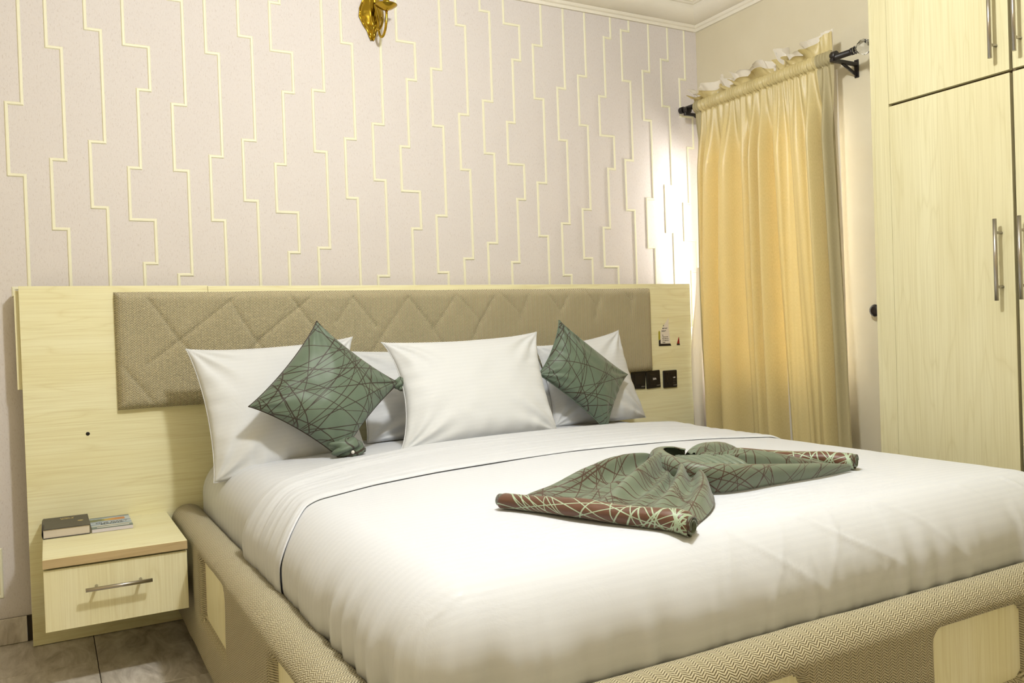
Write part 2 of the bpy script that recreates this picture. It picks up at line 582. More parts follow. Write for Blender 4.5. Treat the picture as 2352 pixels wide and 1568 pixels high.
wall_back = box('wall_back', XL - 0.15, XR + 0.15, YB, YB + 0.15, 0, ZC + 0.05, M_WALLP); tag(wall_back, kind='structure')
M_PALE = mottled('pale wall paint', lin(246, 229, 186), lin(242, 224, 180), 3.0, 0.8)
wall_left = box('wall_left', XL - 0.15, XL, YF, YB, 0, ZC + 0.05, M_PALE); tag(wall_left, kind='structure')
wall_front = box('wall_front', XL - 0.15, XR + 0.15, YF - 0.15, YF, 0, ZC + 0.05, M_PALE); tag(wall_front, kind='structure')
bm = bmesh.new()
TH = 0.16
bm_box(bm, XR, XR + TH, YF, WIN['y0'], 0, ZC + .05)
bm_box(bm, XR, XR + TH, WIN['y1'], YB, 0, ZC + .05)
bm_box(bm, XR, XR + TH, WIN['y0'], WIN['y1'], 0, WIN['z0'])
bm_box(bm, XR, XR + TH, WIN['y0'], WIN['y1'], WIN['z1'], ZC + .05)
wall_right = bm_obj('wall_right', bm, M_CREAM); tag(wall_right, kind='structure')
ceiling = box('ceiling', XL - .15, XR + .15, YF - .15, YB + .15, ZC, ZC + 0.1, M_CEIL); tag(ceiling, kind='structure')

# window behind the curtain
win = bpy.data.objects.new('window_1', None); COL.objects.link(win); win.location = (XR + 0.08, (WIN['y0'] + WIN['y1']) / 2, WIN['z0'])
tag(win, kind='structure')
M_FRAME = plain('white aluminium', lin(225, 222, 214), 0.4)
xa, xb = XR + 0.06, XR + 0.11
y0, y1, z0, z1 = WIN['y0'], WIN['y1'], WIN['z0'], WIN['z1']
bm = bmesh.new()
fwid = 0.04
bm_box(bm, xa, xb, y0, y0 + fwid, z0, z1); bm_box(bm, xa, xb, y1 - fwid, y1, z0, z1)
bm_box(bm, xa, xb, y0, y1, z0, z0 + fwid); bm_box(bm, xa, xb, y0, y1, z1 - fwid, z1)
ym = (y0 + y1) / 2
bm_box(bm, xa, xb, ym - 0.02, ym + 0.02, z0, z1)
bm_obj('window_frame', bm, M_FRAME, win)
box('pane', XR + 0.082, XR + 0.087, y0 + fwid, ym - 0.02, z0 + fwid, z1 - fwid, M_PANE, win)
box('pane', XR + 0.082, XR + 0.087, ym + 0.02, y1 - fwid, z0 + fwid, z1 - fwid, M_PANE, win)

pd = bpy.data.lights.new('window_portal', 'AREA')
pd.shape = 'RECTANGLE'; pd.size = y1 - y0; pd.size_y = z1 - z0
pd.cycles.is_portal = True
po = bpy.data.objects.new('window_portal', pd)
po.matrix_world = Matrix.Translation((XR + 0.15, ym, (z0 + z1) / 2)) @ Matrix(((0, 0, 1, 0), (1, 0, 0, 0), (0, 1, 0, 0), (0, 0, 0, 1)))
COL.objects.link(po)

# cornice mouldings (back and right wall in view, the other two to close the room)
PROF = [(0, 2.533), (0.011, 2.533), (0.011, 2.547), (0.019, 2.551), (0.023, 2.558), (0.023, 2.563)]
PROF += [(0.023 + 0.080 * math.sin(t) ** 1.1, 2.563 + 0.058 * (1 - math.cos(t))) for t in np.linspace(0.05, PI / 2, 14)]
PROF += [(0.103, 2.626), (0.112, 2.628), (0.116, 2.634), (0.124, 2.636), (0.126, 2.6445)]
def cornice(name, corners, ins):
    V = []
    for (x, y), (dx, dy) in zip(corners, ins):
        for d, z in PROF:
            V.append((x + dx * d, y + dy * d, z))
    n = len(PROF)
    Fc = [(j, j + 1, n + j + 1, n + j) for j in range(n - 1)]
    o = mk(name, V, Fc, M_CEIL, smooth=False)
    fix_normals(o)
    return tag(o, kind='structure')
cornice('trim_1', [(XL, YB), (XR, YB)], [(1, -1), (-1, -1)])
cornice('trim_2', [(XR, YB), (XR, YF)], [(-1, -1), (-1, 1)])
cornice('trim_3', [(XL, YF), (XL, YB)], [(1, 1), (1, -1)])
cornice('trim_4', [(XR, YF), (XL, YF)], [(-1, 1), (1, 1)])

# skirting tiles
bb = box('baseboard_back', XL, 0.47, -0.008, 0, 0, 0.088, M_GROUT); tag(bb, kind='structure')
xx = 0.452
while xx > XL:
    x0_ = max(xx - 0.40, XL)
    t = box('skirting_tile', x0_ + .001, xx - .001, -0.016, -0.006, 0.001, 0.089, M_TILE, bb, 0.002)
    xx -= 0.40
bl = box('baseboard_left', XL, XL + 0.014, YF, -0.02, 0, 0.088, M_TILE); tag(bl, kind='structure')

# raised wallpaper lines: groups of four, drop repeat .64 m
PER = 0.64
groups = [(-0.57, 1.49), (-0.035, 1.747), (0.4995, 1.612), (1.037, 1.66), (1.574, 1.77), (2.102, 1.92), (2.622, 2.092), (3.132, 2.232)]
WID = 0.0118
def strip_rects(bm, rects):
    for x0, x1, z0, z1 in rects:
        d, b = (0.0042, 0.0030) if z1 - z0 > x1 - x0 else (0.0038, 0.0030)
        V = [(x0, -0.0005, z0), (x1, -0.0005, z0), (x1, -0.0005, z1), (x0, -0.0005, z1),
             (x0 + b, -d, z0 + b), (x1 - b, -d, z0 + b), (x1 - b, -d, z1 - b), (x0 + b, -d, z1 - b)]
        v = [bm.verts.new(p) for p in V]
        for f in ((4, 5, 6, 7), (0, 1, 5, 4), (1, 2, 6, 5), (2, 3, 7, 6), (3, 0, 4, 7)):
            bm.faces.new([v[i] for i in f])
def wall_line(segs):
    """segs: list of (x, zlow, zhigh) from one period, repeated over the wall height"""
    out = []
    base = min(s[1] for s in segs)
    k0 = math.floor((0.09 - base) / PER) - 1
    for k in range(k0, k0 + 7):
        for x, a, b in segs:
            out.append((x, a + k * PER, b + k * PER))
    out.sort(key=lambda s: s[1])
    rects = []
    h = WID / 2
    zlo, zhi = (1.19 if 0.44 < out[0][0] < 3.42 else 0.091), 2.534
    for i, (x, a, b) in enumerate(out):
        a2, b2 = max(a - h, zlo), min(b + h, zhi)
        if b2 - a2 > 0.01 and XL < x < XR - .008: rects.append((x - h, x + h, a2, b2))
        if i + 1 < len(out):
            xn = out[i + 1][0]
            if zlo < b < zhi - .01 and abs(xn - x) > 1e-4:
                rects.append((min(x, xn) - h, min(max(x, xn) + h, XR - .001), b - h, b + h))
    bm = bmesh.new(); strip_rects(bm, rects)
    bmesh.ops.recalc_face_normals(bm, faces=bm.faces)
    bm_obj('wallpaper_line', bm, M_WLINE, wall_back)
for gx, gz in groups:
    kx = float(np.interp(gx, [0.5, 3.13], [1.0, 0.95]))
    A = [(gx - 0.048, gz, gz + 0.248), (gx, gz + 0.248, gz + PER)]
    zb = gz - 0.183
    B = [(gx + 0.082 * kx, zb, zb + 0.245), (gx + 0.128 * kx, zb + 0.245, zb + PER)]
    zc = gz - 0.102
    Cc = [(gx + 0.207 * kx, zc, zc + 0.236), (gx + 0.256 * kx, zc + 0.236, zc + PER)]
    zd = gz - 0.302
    D = [(gx + 0.415 * kx, zd, zd + 0.160), (gx + 0.331 * kx, zd + 0.160, zd + 0.350), (gx + 0.372 * kx, zd + 0.350, zd + PER)]
    for segs in (A, B, Cc, D):
        if segs[0][0] < XL + .02 or segs[0][0] > XR - .01: continue
        wall_line(segs)

# ceiling lamps (above the frame) that light the room
def ceiling_lamp(pos, strength, label):
    e = empty('ceiling_lamp', (pos[0], pos[1], ZC), label, 'lamp')
    lathe('ceiling_rose', [(0.055, 0), (0.055, -0.015), (0.03, -0.03), (0.012, -0.035)], (pos[0], pos[1], ZC), M_WHITE, e)
    tube('stem', [(pos[0], pos[1], ZC - 0.03), (pos[0], pos[1], pos[2] + 0.14)], 0.008, M_WHITE, e)
    bm = bmesh.new(); bmesh.ops.create_uvsphere(bm, u_segments=12, v_segments=8, radius=0.03, matrix=Matrix.Translation((pos[0], pos[1], pos[2] + 0.11)))
    bm_obj('bulb', bm, M_WHITE, e, smooth=True)
    ld = bpy.data.lights.new('lamp_light', 'POINT')
    ld.energy = strength; ld.color = LAMP_COLOR; ld.shadow_soft_size = LAMP_RADIUS
    lo = bpy.data.objects.new('lamp_light', ld)
    lo.location = (0, 0, pos[2] - ZC)
    link(lo, e)
ceiling_lamp(LAMP_POS, LAMP_POWER, 'lit white globe lamp hanging from the ceiling above the bed')

# ------------------------------------------------------------------ headboard
hb = empty('headboard', (1.95, -0.08, 0), 'pale laminate headboard wall panel with a long padded knit strip behind the pillows', 'headboard')
box('board', 0.468, 1.0755, -0.09, -0.070, 0.002, 1.222, M_WOODX, hb, 0.001)
box('board', 1.0768, 3.394, -0.09, -0.070, 0.002, 1.220, M_WOODX, hb, 0.001)
box('batten', 0.453, 0.486, -0.070, -0.024, 0.872, 1.208, M_WOODZ, hb, 0.001)
box('batten', 1.05, 1.10, -0.070, -0.024, 0.1, 1.20, M_WOODZ, hb, 0.001)
box('batten', 2.2, 2.25, -0.070, -0.024, 0.1, 1.20, M_WOODZ, hb, 0.001)
box('batten', 3.33, 3.38, -0.070, -0.024, 0.1, 1.20, M_WOODZ, hb, 0.001)
lathe('dowel_hole', [(0.0065, 0), (0.0065, -0.0015), (0.004, -0.0016)], (0.659, -0.0895, 0.707), M_BLACK, hb, 16, 'Y')
# padded strip
STITCH = [[(.866, 1.174), (.967, 1.022), (1.082, .885)], [(1.176, 1.183), (.973, 1.025), (.861, .941)], [(.770, .945), (.878, .795)],
          [(1.153, 1.155), (1.232, 1.018)], [(1.471, 1.187), (1.252, 1.015)], [(1.369, 1.183), (1.468, 1.045)],
          [(1.598, 1.198), (1.627, 1.166), (1.714, 1.052)], [(1.641, 1.191), (1.584, 1.119), (1.555, 1.075)],
          [(1.884, 1.2), (1.859, 1.168), (1.733, 1.007)], [(1.859, 1.168), (1.966, 1.041)], [(2.098, 1.203), (1.967, 1.03)],
          [(2.083, 1.174), (2.191, 1.061)], [(2.286, 1.205), (2.175, 1.035)], [(2.286, 1.188), (2.389, 1.088)],
          [(2.447, 1.207), (2.423, 1.15), (2.382, 1.055)], [(2.515, 1.199), (2.597, 1.1)], [(2.663, 1.21), (2.606, 1.105)],
          [(2.74, 1.185), (2.80, 1.118)], [(2.838, 1.21), (2.807, 1.116), (2.786, 1.056)], [(2.954, 1.19), (3.003, 1.14)], [(3.012, 1.185), (2.993, 1.075)],
          [(2.39, .96), (2.50, .80)], [(1.73, 1.0), (1.60, .80)], [(1.97, 1.03), (2.10, .80)], [(2.175, 1.03), (2.05, .80)], [(1.24, 1.01), (1.38, .80)], [(1.25, 1.01), (1.05, .80)]]
def seg_dist(X, Z, a, b):
    ax, az = a; bx, bz = b
    dx, dz = bx - ax, bz - az
    t = np.clip(((X - ax) * dx + (Z - az) * dz) / (dx * dx + dz * dz), 0, 1)
    return np.hypot(X - ax - t * dx, Z - az - t * dz)
px0, px1, pz0, pz1 = 0.757, 3.128, 0.782, 1.199
nu, nv = 400, 80
us = np.linspace(0, 1, nu); vs = np.linspace(0, 1, nv)
# denser near the rim
us = us + 0.0; vs = 0.5 - 0.5 * np.cos(PI * vs) * (0.35) - 0.5 * (1 - 2 * vs) * 0.65
Xg, Zg = np.meshgrid(px0 + us * (px1 - px0), pz0 + vs * (pz1 - pz0), indexing='ij')
Zg = Zg + 0.012 * ((Xg - px0) / (px1 - px0)) * (1 - (Zg - pz0) / (pz1 - pz0)) + 0.003 * vnoise(Xg * 7, Zg * 0, 3)
dd = np.minimum.reduce([Xg - px0, px1 - Xg, Zg - Zg[:, :1], Zg[:, -1:] - Zg])
rr = 0.034
t_ = np.clip(dd / rr, 0, 1)
prof = np.sqrt(np.clip(1 - (1 - t_) ** 2, 0, 1))
H = 0.038 * prof + 0.006 * fbm(Xg * 5, Zg * 4, 5) * t_
# soft vertical rucks that grow towards the right end
H = H + t_ * 0.006 * sstep(1.9, 2.9, Xg) * vnoise(Xg * 26 + Zg * 1.5, Zg * 1.6, 9)
for pl in STITCH:
    dmin = np.minimum.reduce([seg_dist(Xg, Zg, a, b) for a, b in zip(pl, pl[1:])])
    H = H - t_ * (0.0065 * np.exp(-(dmin / 0.0042) ** 2) + 0.0022 * np.exp(-(dmin / 0.016) ** 2))
V = np.stack([Xg, -0.0905 - H, Zg], -1).reshape(-1, 3)
UV = np.stack([Xg, Zg], -1).reshape(-1, 2)
mk('padded_strip', V, grid_faces(nu, nv), M_PAD, hb, UV)

# ------------------------------------------------------------------ bed
BX0, BX1, BYH, BYF, TOP, RAD, CROWN = 1.03, 2.885, -0.105, -2.165, 0.588, 0.115, 0.024
def crown_at(x, y):
    xn = (x - (BX0 + BX1) / 2) / ((BX1 - BX0) / 2); yn = (y - (BYH + BYF) / 2) / ((BYH - BYF) / 2)
    return CROWN * np.clip(1 - xn ** 2, 0, 1) * np.clip(1 - np.abs(yn) ** 3, 0, 1) + 0.008 * sstep(-1.6, -0.8, y) * np.clip(1 - xn ** 4, 0, 1)
def bed_z(x, y, off=0.008):
    x = np.asarray(x, float); y = np.asarray(y, float)
    dx = np.maximum(np.maximum(BX0 + RAD - x, x - (BX1 - RAD)), 0); dy = np.maximum(BYF + RAD - y, 0)
    d = np.minimum(np.hypot(dx, dy), RAD)
    return TOP - RAD + np.sqrt(np.maximum(RAD ** 2 - d ** 2, 0)) + crown_at(x, y) + off

def rounded_box(name, lo, hi, R, step, mat, parent, disp, faces=('top', 'left', 'right', 'foot', 'head'), origin=None, head_R=0.05):
    lo = np.array(lo, float); hi = np.array(hi, float)
    nx, ny, nz = [max(2, int(round((hi[k] - lo[k]) / step)) + 1) for k in range(3)]
    xs, ys, zs = [np.linspace(lo[k], hi[k], n) for k, n in zip(range(3), (nx, ny, nz))]
    V, Fc, UVs = [], [], []
    off = 0
    def add(P, na, nb, uvp, flip):
        nonlocal off
        V.append(P.reshape(-1, 3)); UVs.append(uvp.reshape(-1, 2)); Fc.extend(grid_faces(na, nb, off, flip)); off += na * nb
    if 'top' in faces:
        A, B = np.meshgrid(xs, ys, indexing='ij'); add(np.stack([A, B, np.full_like(A, hi[2])], -1), nx, ny, np.stack([A, B], -1), False)
    if 'left' in faces:
        A, B = np.meshgrid(ys, zs, indexing='ij'); add(np.stack([np.full_like(A, lo[0]), A, B], -1), ny, nz, np.stack([lo[0] - (hi[2] - B), A], -1), True)
    if 'right' in faces:
        A, B = np.meshgrid(ys, zs, indexing='ij'); add(np.stack([np.full_like(A, hi[0]), A, B], -1), ny, nz, np.stack([hi[0] + (hi[2] - B), A], -1), False)
    if 'foot' in faces:
        A, B = np.meshgrid(xs, zs, indexing='ij'); add(np.stack([A, np.full_like(A, lo[1]), B], -1), nx, nz, np.stack([A, lo[1] - (hi[2] - B)], -1), False)
    if 'head' in faces:
        A, B = np.meshgrid(xs, zs, indexing='ij'); add(np.stack([A, np.full_like(A, hi[1]), B], -1), nx, nz, np.stack([A, hi[1] + (hi[2] - B)], -1), True)
    P = np.concatenate(V); UVs = np.concatenate(UVs)
    li = lo + R; hi_ = hi - R
    li[2] = -10
    if 'head' not in faces: hi_[1] = hi[1]
    else: hi_[1] = hi[1] - head_R
    Q = np.clip(P, li, hi_)
    D = P - Q
    L = np.linalg.norm(D, axis=1); L[L < 1e-9] = 1
    N = D / L[:, None]
    flat = np.linalg.norm(D, axis=1) < 1e-9
    N[flat] = (0, 0, 1)
    RR = np.full(len(P), R)
    if 'head' in faces:
        hm = D[:, 1] > 1e-9
        RR = np.where(hm & (np.abs(D[:, 0]) < 1e-9) & (D[:, 2] < 1e-9), head_R, RR)
    P2 = Q + N * np.where(flat, 0, RR)[:, None]
    P2 = disp(P2, N)
    o = mk(name, P2, Fc, mat, parent, UVs, True, origin)
    bm = bmesh.new(); bm.from_mesh(o.data)
    bmesh.ops.remove_doubles(bm, verts=bm.verts, dist=1e-5)
    bmesh.ops.recalc_face_normals(bm, faces=bm.faces)
    # outward check
    bm.to_mesh(o.data); bm.free()
    return o

# mattress in its fitted sheet
mat_e = empty('mattress', (1.955, -1.13, 0.30), 'thick white mattress in a plain fitted sheet, bare below the pillows', 'mattress')
def disp_mat(P, N):
    P = P.copy()
    P[:, 2] += np.where(N[:, 2] > 0.02, crown_at(P[:, 0], P[:, 1]) * N[:, 2], 0)
    side = 1 - np.clip(N[:, 2], 0, 1)
    P += N * (0.004 * fbm(P[:, 0] * 6 + P[:, 1] * 6, P[:, 2] * 9, 2) + side * 0.008 * np.clip(np.sin((P[:, 2] - 0.30) / 0.25 * PI), 0, 1))[:, None]
    return P
rounded_box('fitted_sheet', (BX0, BYF, 0.302), (BX1, BYH, TOP), RAD, 0.02, M_FITTED, mat_e, disp_mat)

# bedspread, tucked in at the sides and the foot
spread = empty('bedspread', (1.955, -1.6, 0.34), 'white satin-striped top sheet tucked over the foot of the bed, turned back below the pillows', 'bedding')
OFF = 0.008
def disp_spread(P, N):
    P = P.copy()
    x, y, z = P[:, 0].copy(), P[:, 1].copy(), P[:, 2].copy()
    P[:, 2] += np.where(N[:, 2] > 0.02, crown_at(x, y) * N[:, 2], 0)
    side = 1 - np.clip(N[:, 2], 0, 1)
    low = sstep(0.56, 0.40, z)
    left = np.where(N[:, 0] < -0.3, 1.0, 0); foot = np.where(N[:, 1] < -0.3, 1.0, 0); right = np.where(N[:, 0] > 0.3, 1.0, 0)
    along = np.where(foot > 0, x * 1.0 - y * 0.6, y)
    corner = np.exp(-(np.hypot(x - BX0, y - BYF) / 0.32) ** 2) + np.exp(-(np.hypot(x - BX1, y - BYF) / 0.25) ** 2)
    fold = vnoise(along * 26, z * 1.5, 4) * 0.7 + vnoise(along * 55, z * 3.0, 8) * 0.45
    fold = np.sign(fold) * np.abs(fold) ** 0.8
    amp = side * (0.004 + 0.014 * low * sstep(-1.1, -1.9, y) * (1 - 0.25 * foot) + 0.020 * corner * low)
    d = OFF + fold * amp
    d += side * 0.013 * np.clip(np.sin((z - 0.34) / 0.24 * PI), 0, 1)
    # tuck under at the bottom
    d -= side * 0.03 * sstep(0.415, 0.36, z)
    # gentle creases on top
    d += (1 - side) * (0.0035 * fbm(x * 2.2, y * 3.5, 11) + 0.0012 * vnoise(x * 9, y * 22, 12))
    # diagonal pulled creases above the foot drop, on the right half
    cr = np.abs(((x * 0.8 + z * 1.1 + 0.12 * vnoise(x * 5, z * 5, 14)) * 5.2) % 1 - 0.5)
    d += foot * 0.0030 * sstep(0.08, 0.0, cr) * sstep(1.5, 1.9, x) * sstep(0.40, 0.46, z)
    cr2 = np.abs(((x * 1.0 - z * 0.8 + 0.10 * vnoise(x * 6, z * 7, 24)) * 6.7) % 1 - 0.5)
    d += (foot > 0) * 0.002 * sstep(0.06, 0.0, cr2) * np.clip(vnoise(x * 3, z * 4, 25) * 3, 0, 1)
    P += N * d[:, None]
    return P
rounded_box('top_sheet', (BX0, BYF, 0.345), (BX1, -1.06, TOP), RAD, 0.0085, M_SHEET, spread, disp_spread, faces=('top', 'left', 'right', 'foot'))

# turned back cuff of the sheet
def y_head(x): return np.interp(x, [1.02, 1.10, 1.30, 1.65, 2.34, 2.88], [-0.985, -0.955, -0.845, -0.715, -0.63, -0.62])
def y_foot(x): return np.interp(x, [1.02, 1.10, 1.30, 1.5, 2.0, 2.5, 2.88], [-1.400, -1.290, -1.220, -1.185, -1.140, -1.155, -1.22])
na, nb = 260, 64
zlow = 0.35
La = TOP - RAD - zlow; arc = RAD * PI / 2; flat = BX1 - BX0 - 2 * RAD
tot = 2 * La + 2 * arc + flat
a_ = np.linspace(0, tot, na)
def profile(a):
    if a < La: return BX0, zlow + a, -1, 0
    a -= La
    if a < arc:
        t = a / RAD; return BX0 + RAD - RAD * math.cos(t), TOP - RAD + RAD * math.sin(t), -math.cos(t), math.sin(t)
    a -= arc
    if a < flat: return BX0 + RAD + a, TOP, 0, 1
    a -= flat
    if a < arc:
        t = a / RAD; return BX1 - RAD + RAD * math.sin(t), TOP - RAD + RAD * math.cos(t), math.sin(t), math.cos(t)
    a -= arc
    return BX1, TOP - RAD - a, 1, 0
PR = np.array([profile(a) for a in a_])
bb_ = np.concatenate([[0, 0, 0.004, 0.012, 0.025, 0.045, 0.07], np.linspace(0.10, 0.975, nb - 12), [0.985, 0.993, 0.998, 1.0, 1.0]])
ob = np.concatenate([[-0.004, 0.004, 0.011, 0.017, 0.021, 0.023, 0.0235], 0.0235 - 0.007 * sstep(0.1, 0.5, np.linspace(0.10, 0.975, nb - 12)), [0.0160, 0.0150, 0.0138, 0.0124, 0.0108]])
Xp = PR[:, 0][:, None] + np.zeros((1, nb)); Zp = PR[:, 1][:, None] + np.zeros((1, nb))
NX = PR[:, 2][:, None] + np.zeros((1, nb)); NZ = PR[:, 3][:, None] + np.zeros((1, nb))
yh = y_head(PR[:, 0])[:, None]; yf = y_foot(PR[:, 0])[:, None]
# at the sides the edge hangs almost straight down
Bm = bb_[None, :]
Yp = yh + (yf - yh) * Bm
side = 1 - np.clip(NZ, 0, 1)
Yp = Yp + side * 0.02 * (TOP - Zp) / 0.2
O = np.broadcast_to(ob[None, :], Xp.shape) * (1 - 0.10 * side)
rip = 0.0035 * vnoise(Bm * 22 + Xp * 0.8, Xp * 2.2, 31) + 0.0025 * vnoise(Bm * 40 - Zp * 2, Xp * 3, 32)
mid = sstep(0, 0.06, Bm) * sstep(1.0, 0.97, Bm)
O = O + rip * mid
cr = crown_at(Xp, Yp) * np.clip(NZ, 0, 1)
bul = side * 0.0145 * np.clip(np.sin((Zp - 0.34) / 0.24 * PI), 0, 1) - side * 0.03 * sstep(0.415, 0.36, Zp)
V = np.stack([Xp + NX * (O + bul), Yp, Zp + NZ * O + cr], -1).reshape(-1, 3)
UV = np.stack([a_[:, None] + 0 * Yp, Yp], -1).reshape(-1, 2)
o = mk('turned_back_cuff', V, grid_faces(na, nb, 0, True), M_SHEET, spread, UV)

# bed frame: knit rails with wood windows
bed = empty('bed', (1.965, -1.15, 0), 'low upholstered bed frame in taupe herringbone knit with pale wood insets', 'bed')
RXL, RXR, RYF = 0.975, 2.965, -2.225
rc = 0.09
Ls = -0.10 - (RYF + rc)          # straight length of a side
Lc = rc * PI / 2
Lf = RXR - RXL - 2 * rc
PTOT = 2 * Ls + 2 * Lc + Lf
def path(s):
    if s < Ls: return RXL, -0.10 - s, -1, 0
    s -= Ls
    if s < Lc:
        t = s / rc; return RXL + rc - rc * math.cos(t), RYF + rc - rc * math.sin(t), -math.cos(t), -math.sin(t)
    s -= Lc
    if s < Lf: return RXL + rc + s, RYF, 0, -1
    s -= Lf
    if s < Lc:
        t = s / rc; return RXR - rc + rc * math.sin(t), RYF + rc - rc * math.cos(t), math.sin(t), -math.cos(t)
    s -= Lc
    return RXR, RYF + rc + s, 1, 0
# cross profile (outward, z), from under the outer face, over the top, down the inner face
PR2 = [(0.0, 0.036), (0.018, 0.034), (0.034, 0.036), (0.046, 0.044), (0.053, 0.058)]
PR2 += [(0.055, z) for z in np.linspace(0.07, 0.372, 44)]
PR2 += [(0.055 * math.cos(t), 0.372 + 0.050 * math.sin(t)) for t in np.linspace(0, PI, 22)[1:]]
PR2 += [(-0.055, 0.33), (-0.055, 0.28), (-0.055, 0.22)]
PR2 = np.array(PR2)
plen = np.concatenate([[0], np.cumsum(np.hypot(*np.diff(PR2, axis=0).T))])
OPEN = []            # (s0, s1, z0, z1) openings along the path
for ya, yb in ((-0.165, -0.36), (-0.700, -1.112), (-1.615, -2.03)):
    OPEN.append((-0.10 - ya, -0.10 - yb, 0.176, 0.370))
for xa_, xb_ in ((1.42, 1.748), (2.122, 2.445)):
    OPEN.append((Ls + Lc + xa_ - RXL - rc, Ls + Lc + xb_ - RXL - rc, 0.190, 0.364))
s2 = Ls + 2 * Lc + Lf
for ya, yb in ((-2.03, -1.615), (-1.112, -0.700)):
    OPEN.append((s2 + ya - (RYF + rc), s2 + yb - (RYF + rc), 0.176, 0.370))
OPEN = OPEN[1:]      # only the openings the photograph shows or implies
def rail(name, sa, sb, step=0.009):
    n = int((sb - sa) / step) + 1
    ss = np.linspace(sa, sb, n)
    PT = np.array([path(s) for s in ss])
    m = len(PR2)
    Og = np.broadcast_to(PR2[:, 0][None, :], (n, m)).copy(); Zg_ = np.broadcast_to(PR2[:, 1][None, :], (n, m)).copy()
    Sg = np.broadcast_to(ss[:, None], (n, m)); Vg = np.broadcast_to(plen[None, :], (n, m))
    outer = (np.arange(m) < 53)[None, :] & (Og > 0.02)
    depth = np.full((n, m), -1.0)
    for s0, s1, z0_, z1_ in OPEN:
        cs, cz, hs, hz, r = (s0 + s1) / 2, (z0_ + z1_) / 2, (s1 - s0) / 2, (z1_ - z0_) / 2, 0.028
        qx = np.abs(Sg - cs) - (hs - r); qz = np.abs(Zg_ - cz) - (hz - r)
        sd = np.hypot(np.maximum(qx, 0), np.maximum(qz, 0)) + np.minimum(np.maximum(qx, qz), 0) - r
        depth = np.maximum(depth, -sd)
    puff = 0.006 * fbm(Sg * 5, Vg * 6, 17) + 0.003 * vnoise(Sg * 18, Vg * 9, 18)
    e = np.clip((depth + 0.014) / 0.018, 0, 1)
    rec = 1 - np.sqrt(np.clip(1 - e ** 2, 0, 1))
    Og = np.where(outer, Og + puff * 0.6 - 0.028 * rec, Og)
    Zg_ = Zg_ + np.where(outer, 0, 0.5 * puff) * (Zg_ > 0.3)
    X = PT[:, 0][:, None] + PT[:, 2][:, None] * Og
    Y = PT[:, 1][:, None] + PT[:, 3][:, None] * Og
    V = np.stack([X, Y, Zg_], -1).reshape(-1, 3)
    UV = np.stack([Sg, Vg], -1).reshape(-1, 2)
    keep = []
    dflat = np.where(outer, depth, -1).reshape(-1)
    for f in grid_faces(n, m, 0, False):
        if min(dflat[i] for i in f) > 0.006: continue
        keep.append(f)
    o = mk(name, V, keep, M_RAIL, bed, UV)
    # drop vertices left over inside the openings
    b_ = bmesh.new(); b_.from_mesh(o.data)
    loose = [v for v in b_.verts if not v.link_faces]
    bmesh.ops.delete(b_, geom=loose, context='VERTS')
    bmesh.ops.recalc_face_normals(b_, faces=b_.faces)
    b_.to_mesh(o.data); b_.free()
    return o
rail('side_rail', 0.0, Ls + Lc / 2)
rail('foot_rail', Ls + Lc / 2, Ls + Lc * 1.5 + Lf)
rail('side_rail', Ls + Lc * 1.5 + Lf, PTOT)
for s0, s1, z0_, z1_ in OPEN:
    x0_, y0_, nx_, ny_ = path(s0); x1_, y1_, _, _ = path(s1)
    cxm, cym = (x0_ + x1_) / 2, (y0_ + y1_) / 2
    if abs(nx_) > 0.5:
        o = box('wood_inset', cxm + nx_ * 0.030 - 0.006, cxm + nx_ * 0.030 + 0.006, min(y0_, y1_) - .02, max(y0_, y1_) + .02, z0_ - .02, z1_ + .02, M_WOODZ, bed, 0.004)
    else:
        o = box('wood_inset', min(x0_, x1_) - .02, max(x0_, x1_) + .02, cym + ny_ * 0.030 - 0.006, cym + ny_ * 0.030 + 0.006, z0_ - .02, z1_ + .02, M_WOODZ, bed, 0.004)
box('slat_base', 1.02, 2.92, -2.16, -0.11, 0.19, 0.30, M_WOODX, bed)
box('plinth', 1.00, 2.94, -2.18, -0.11, 0.0, 0.05, M_GAP, bed)

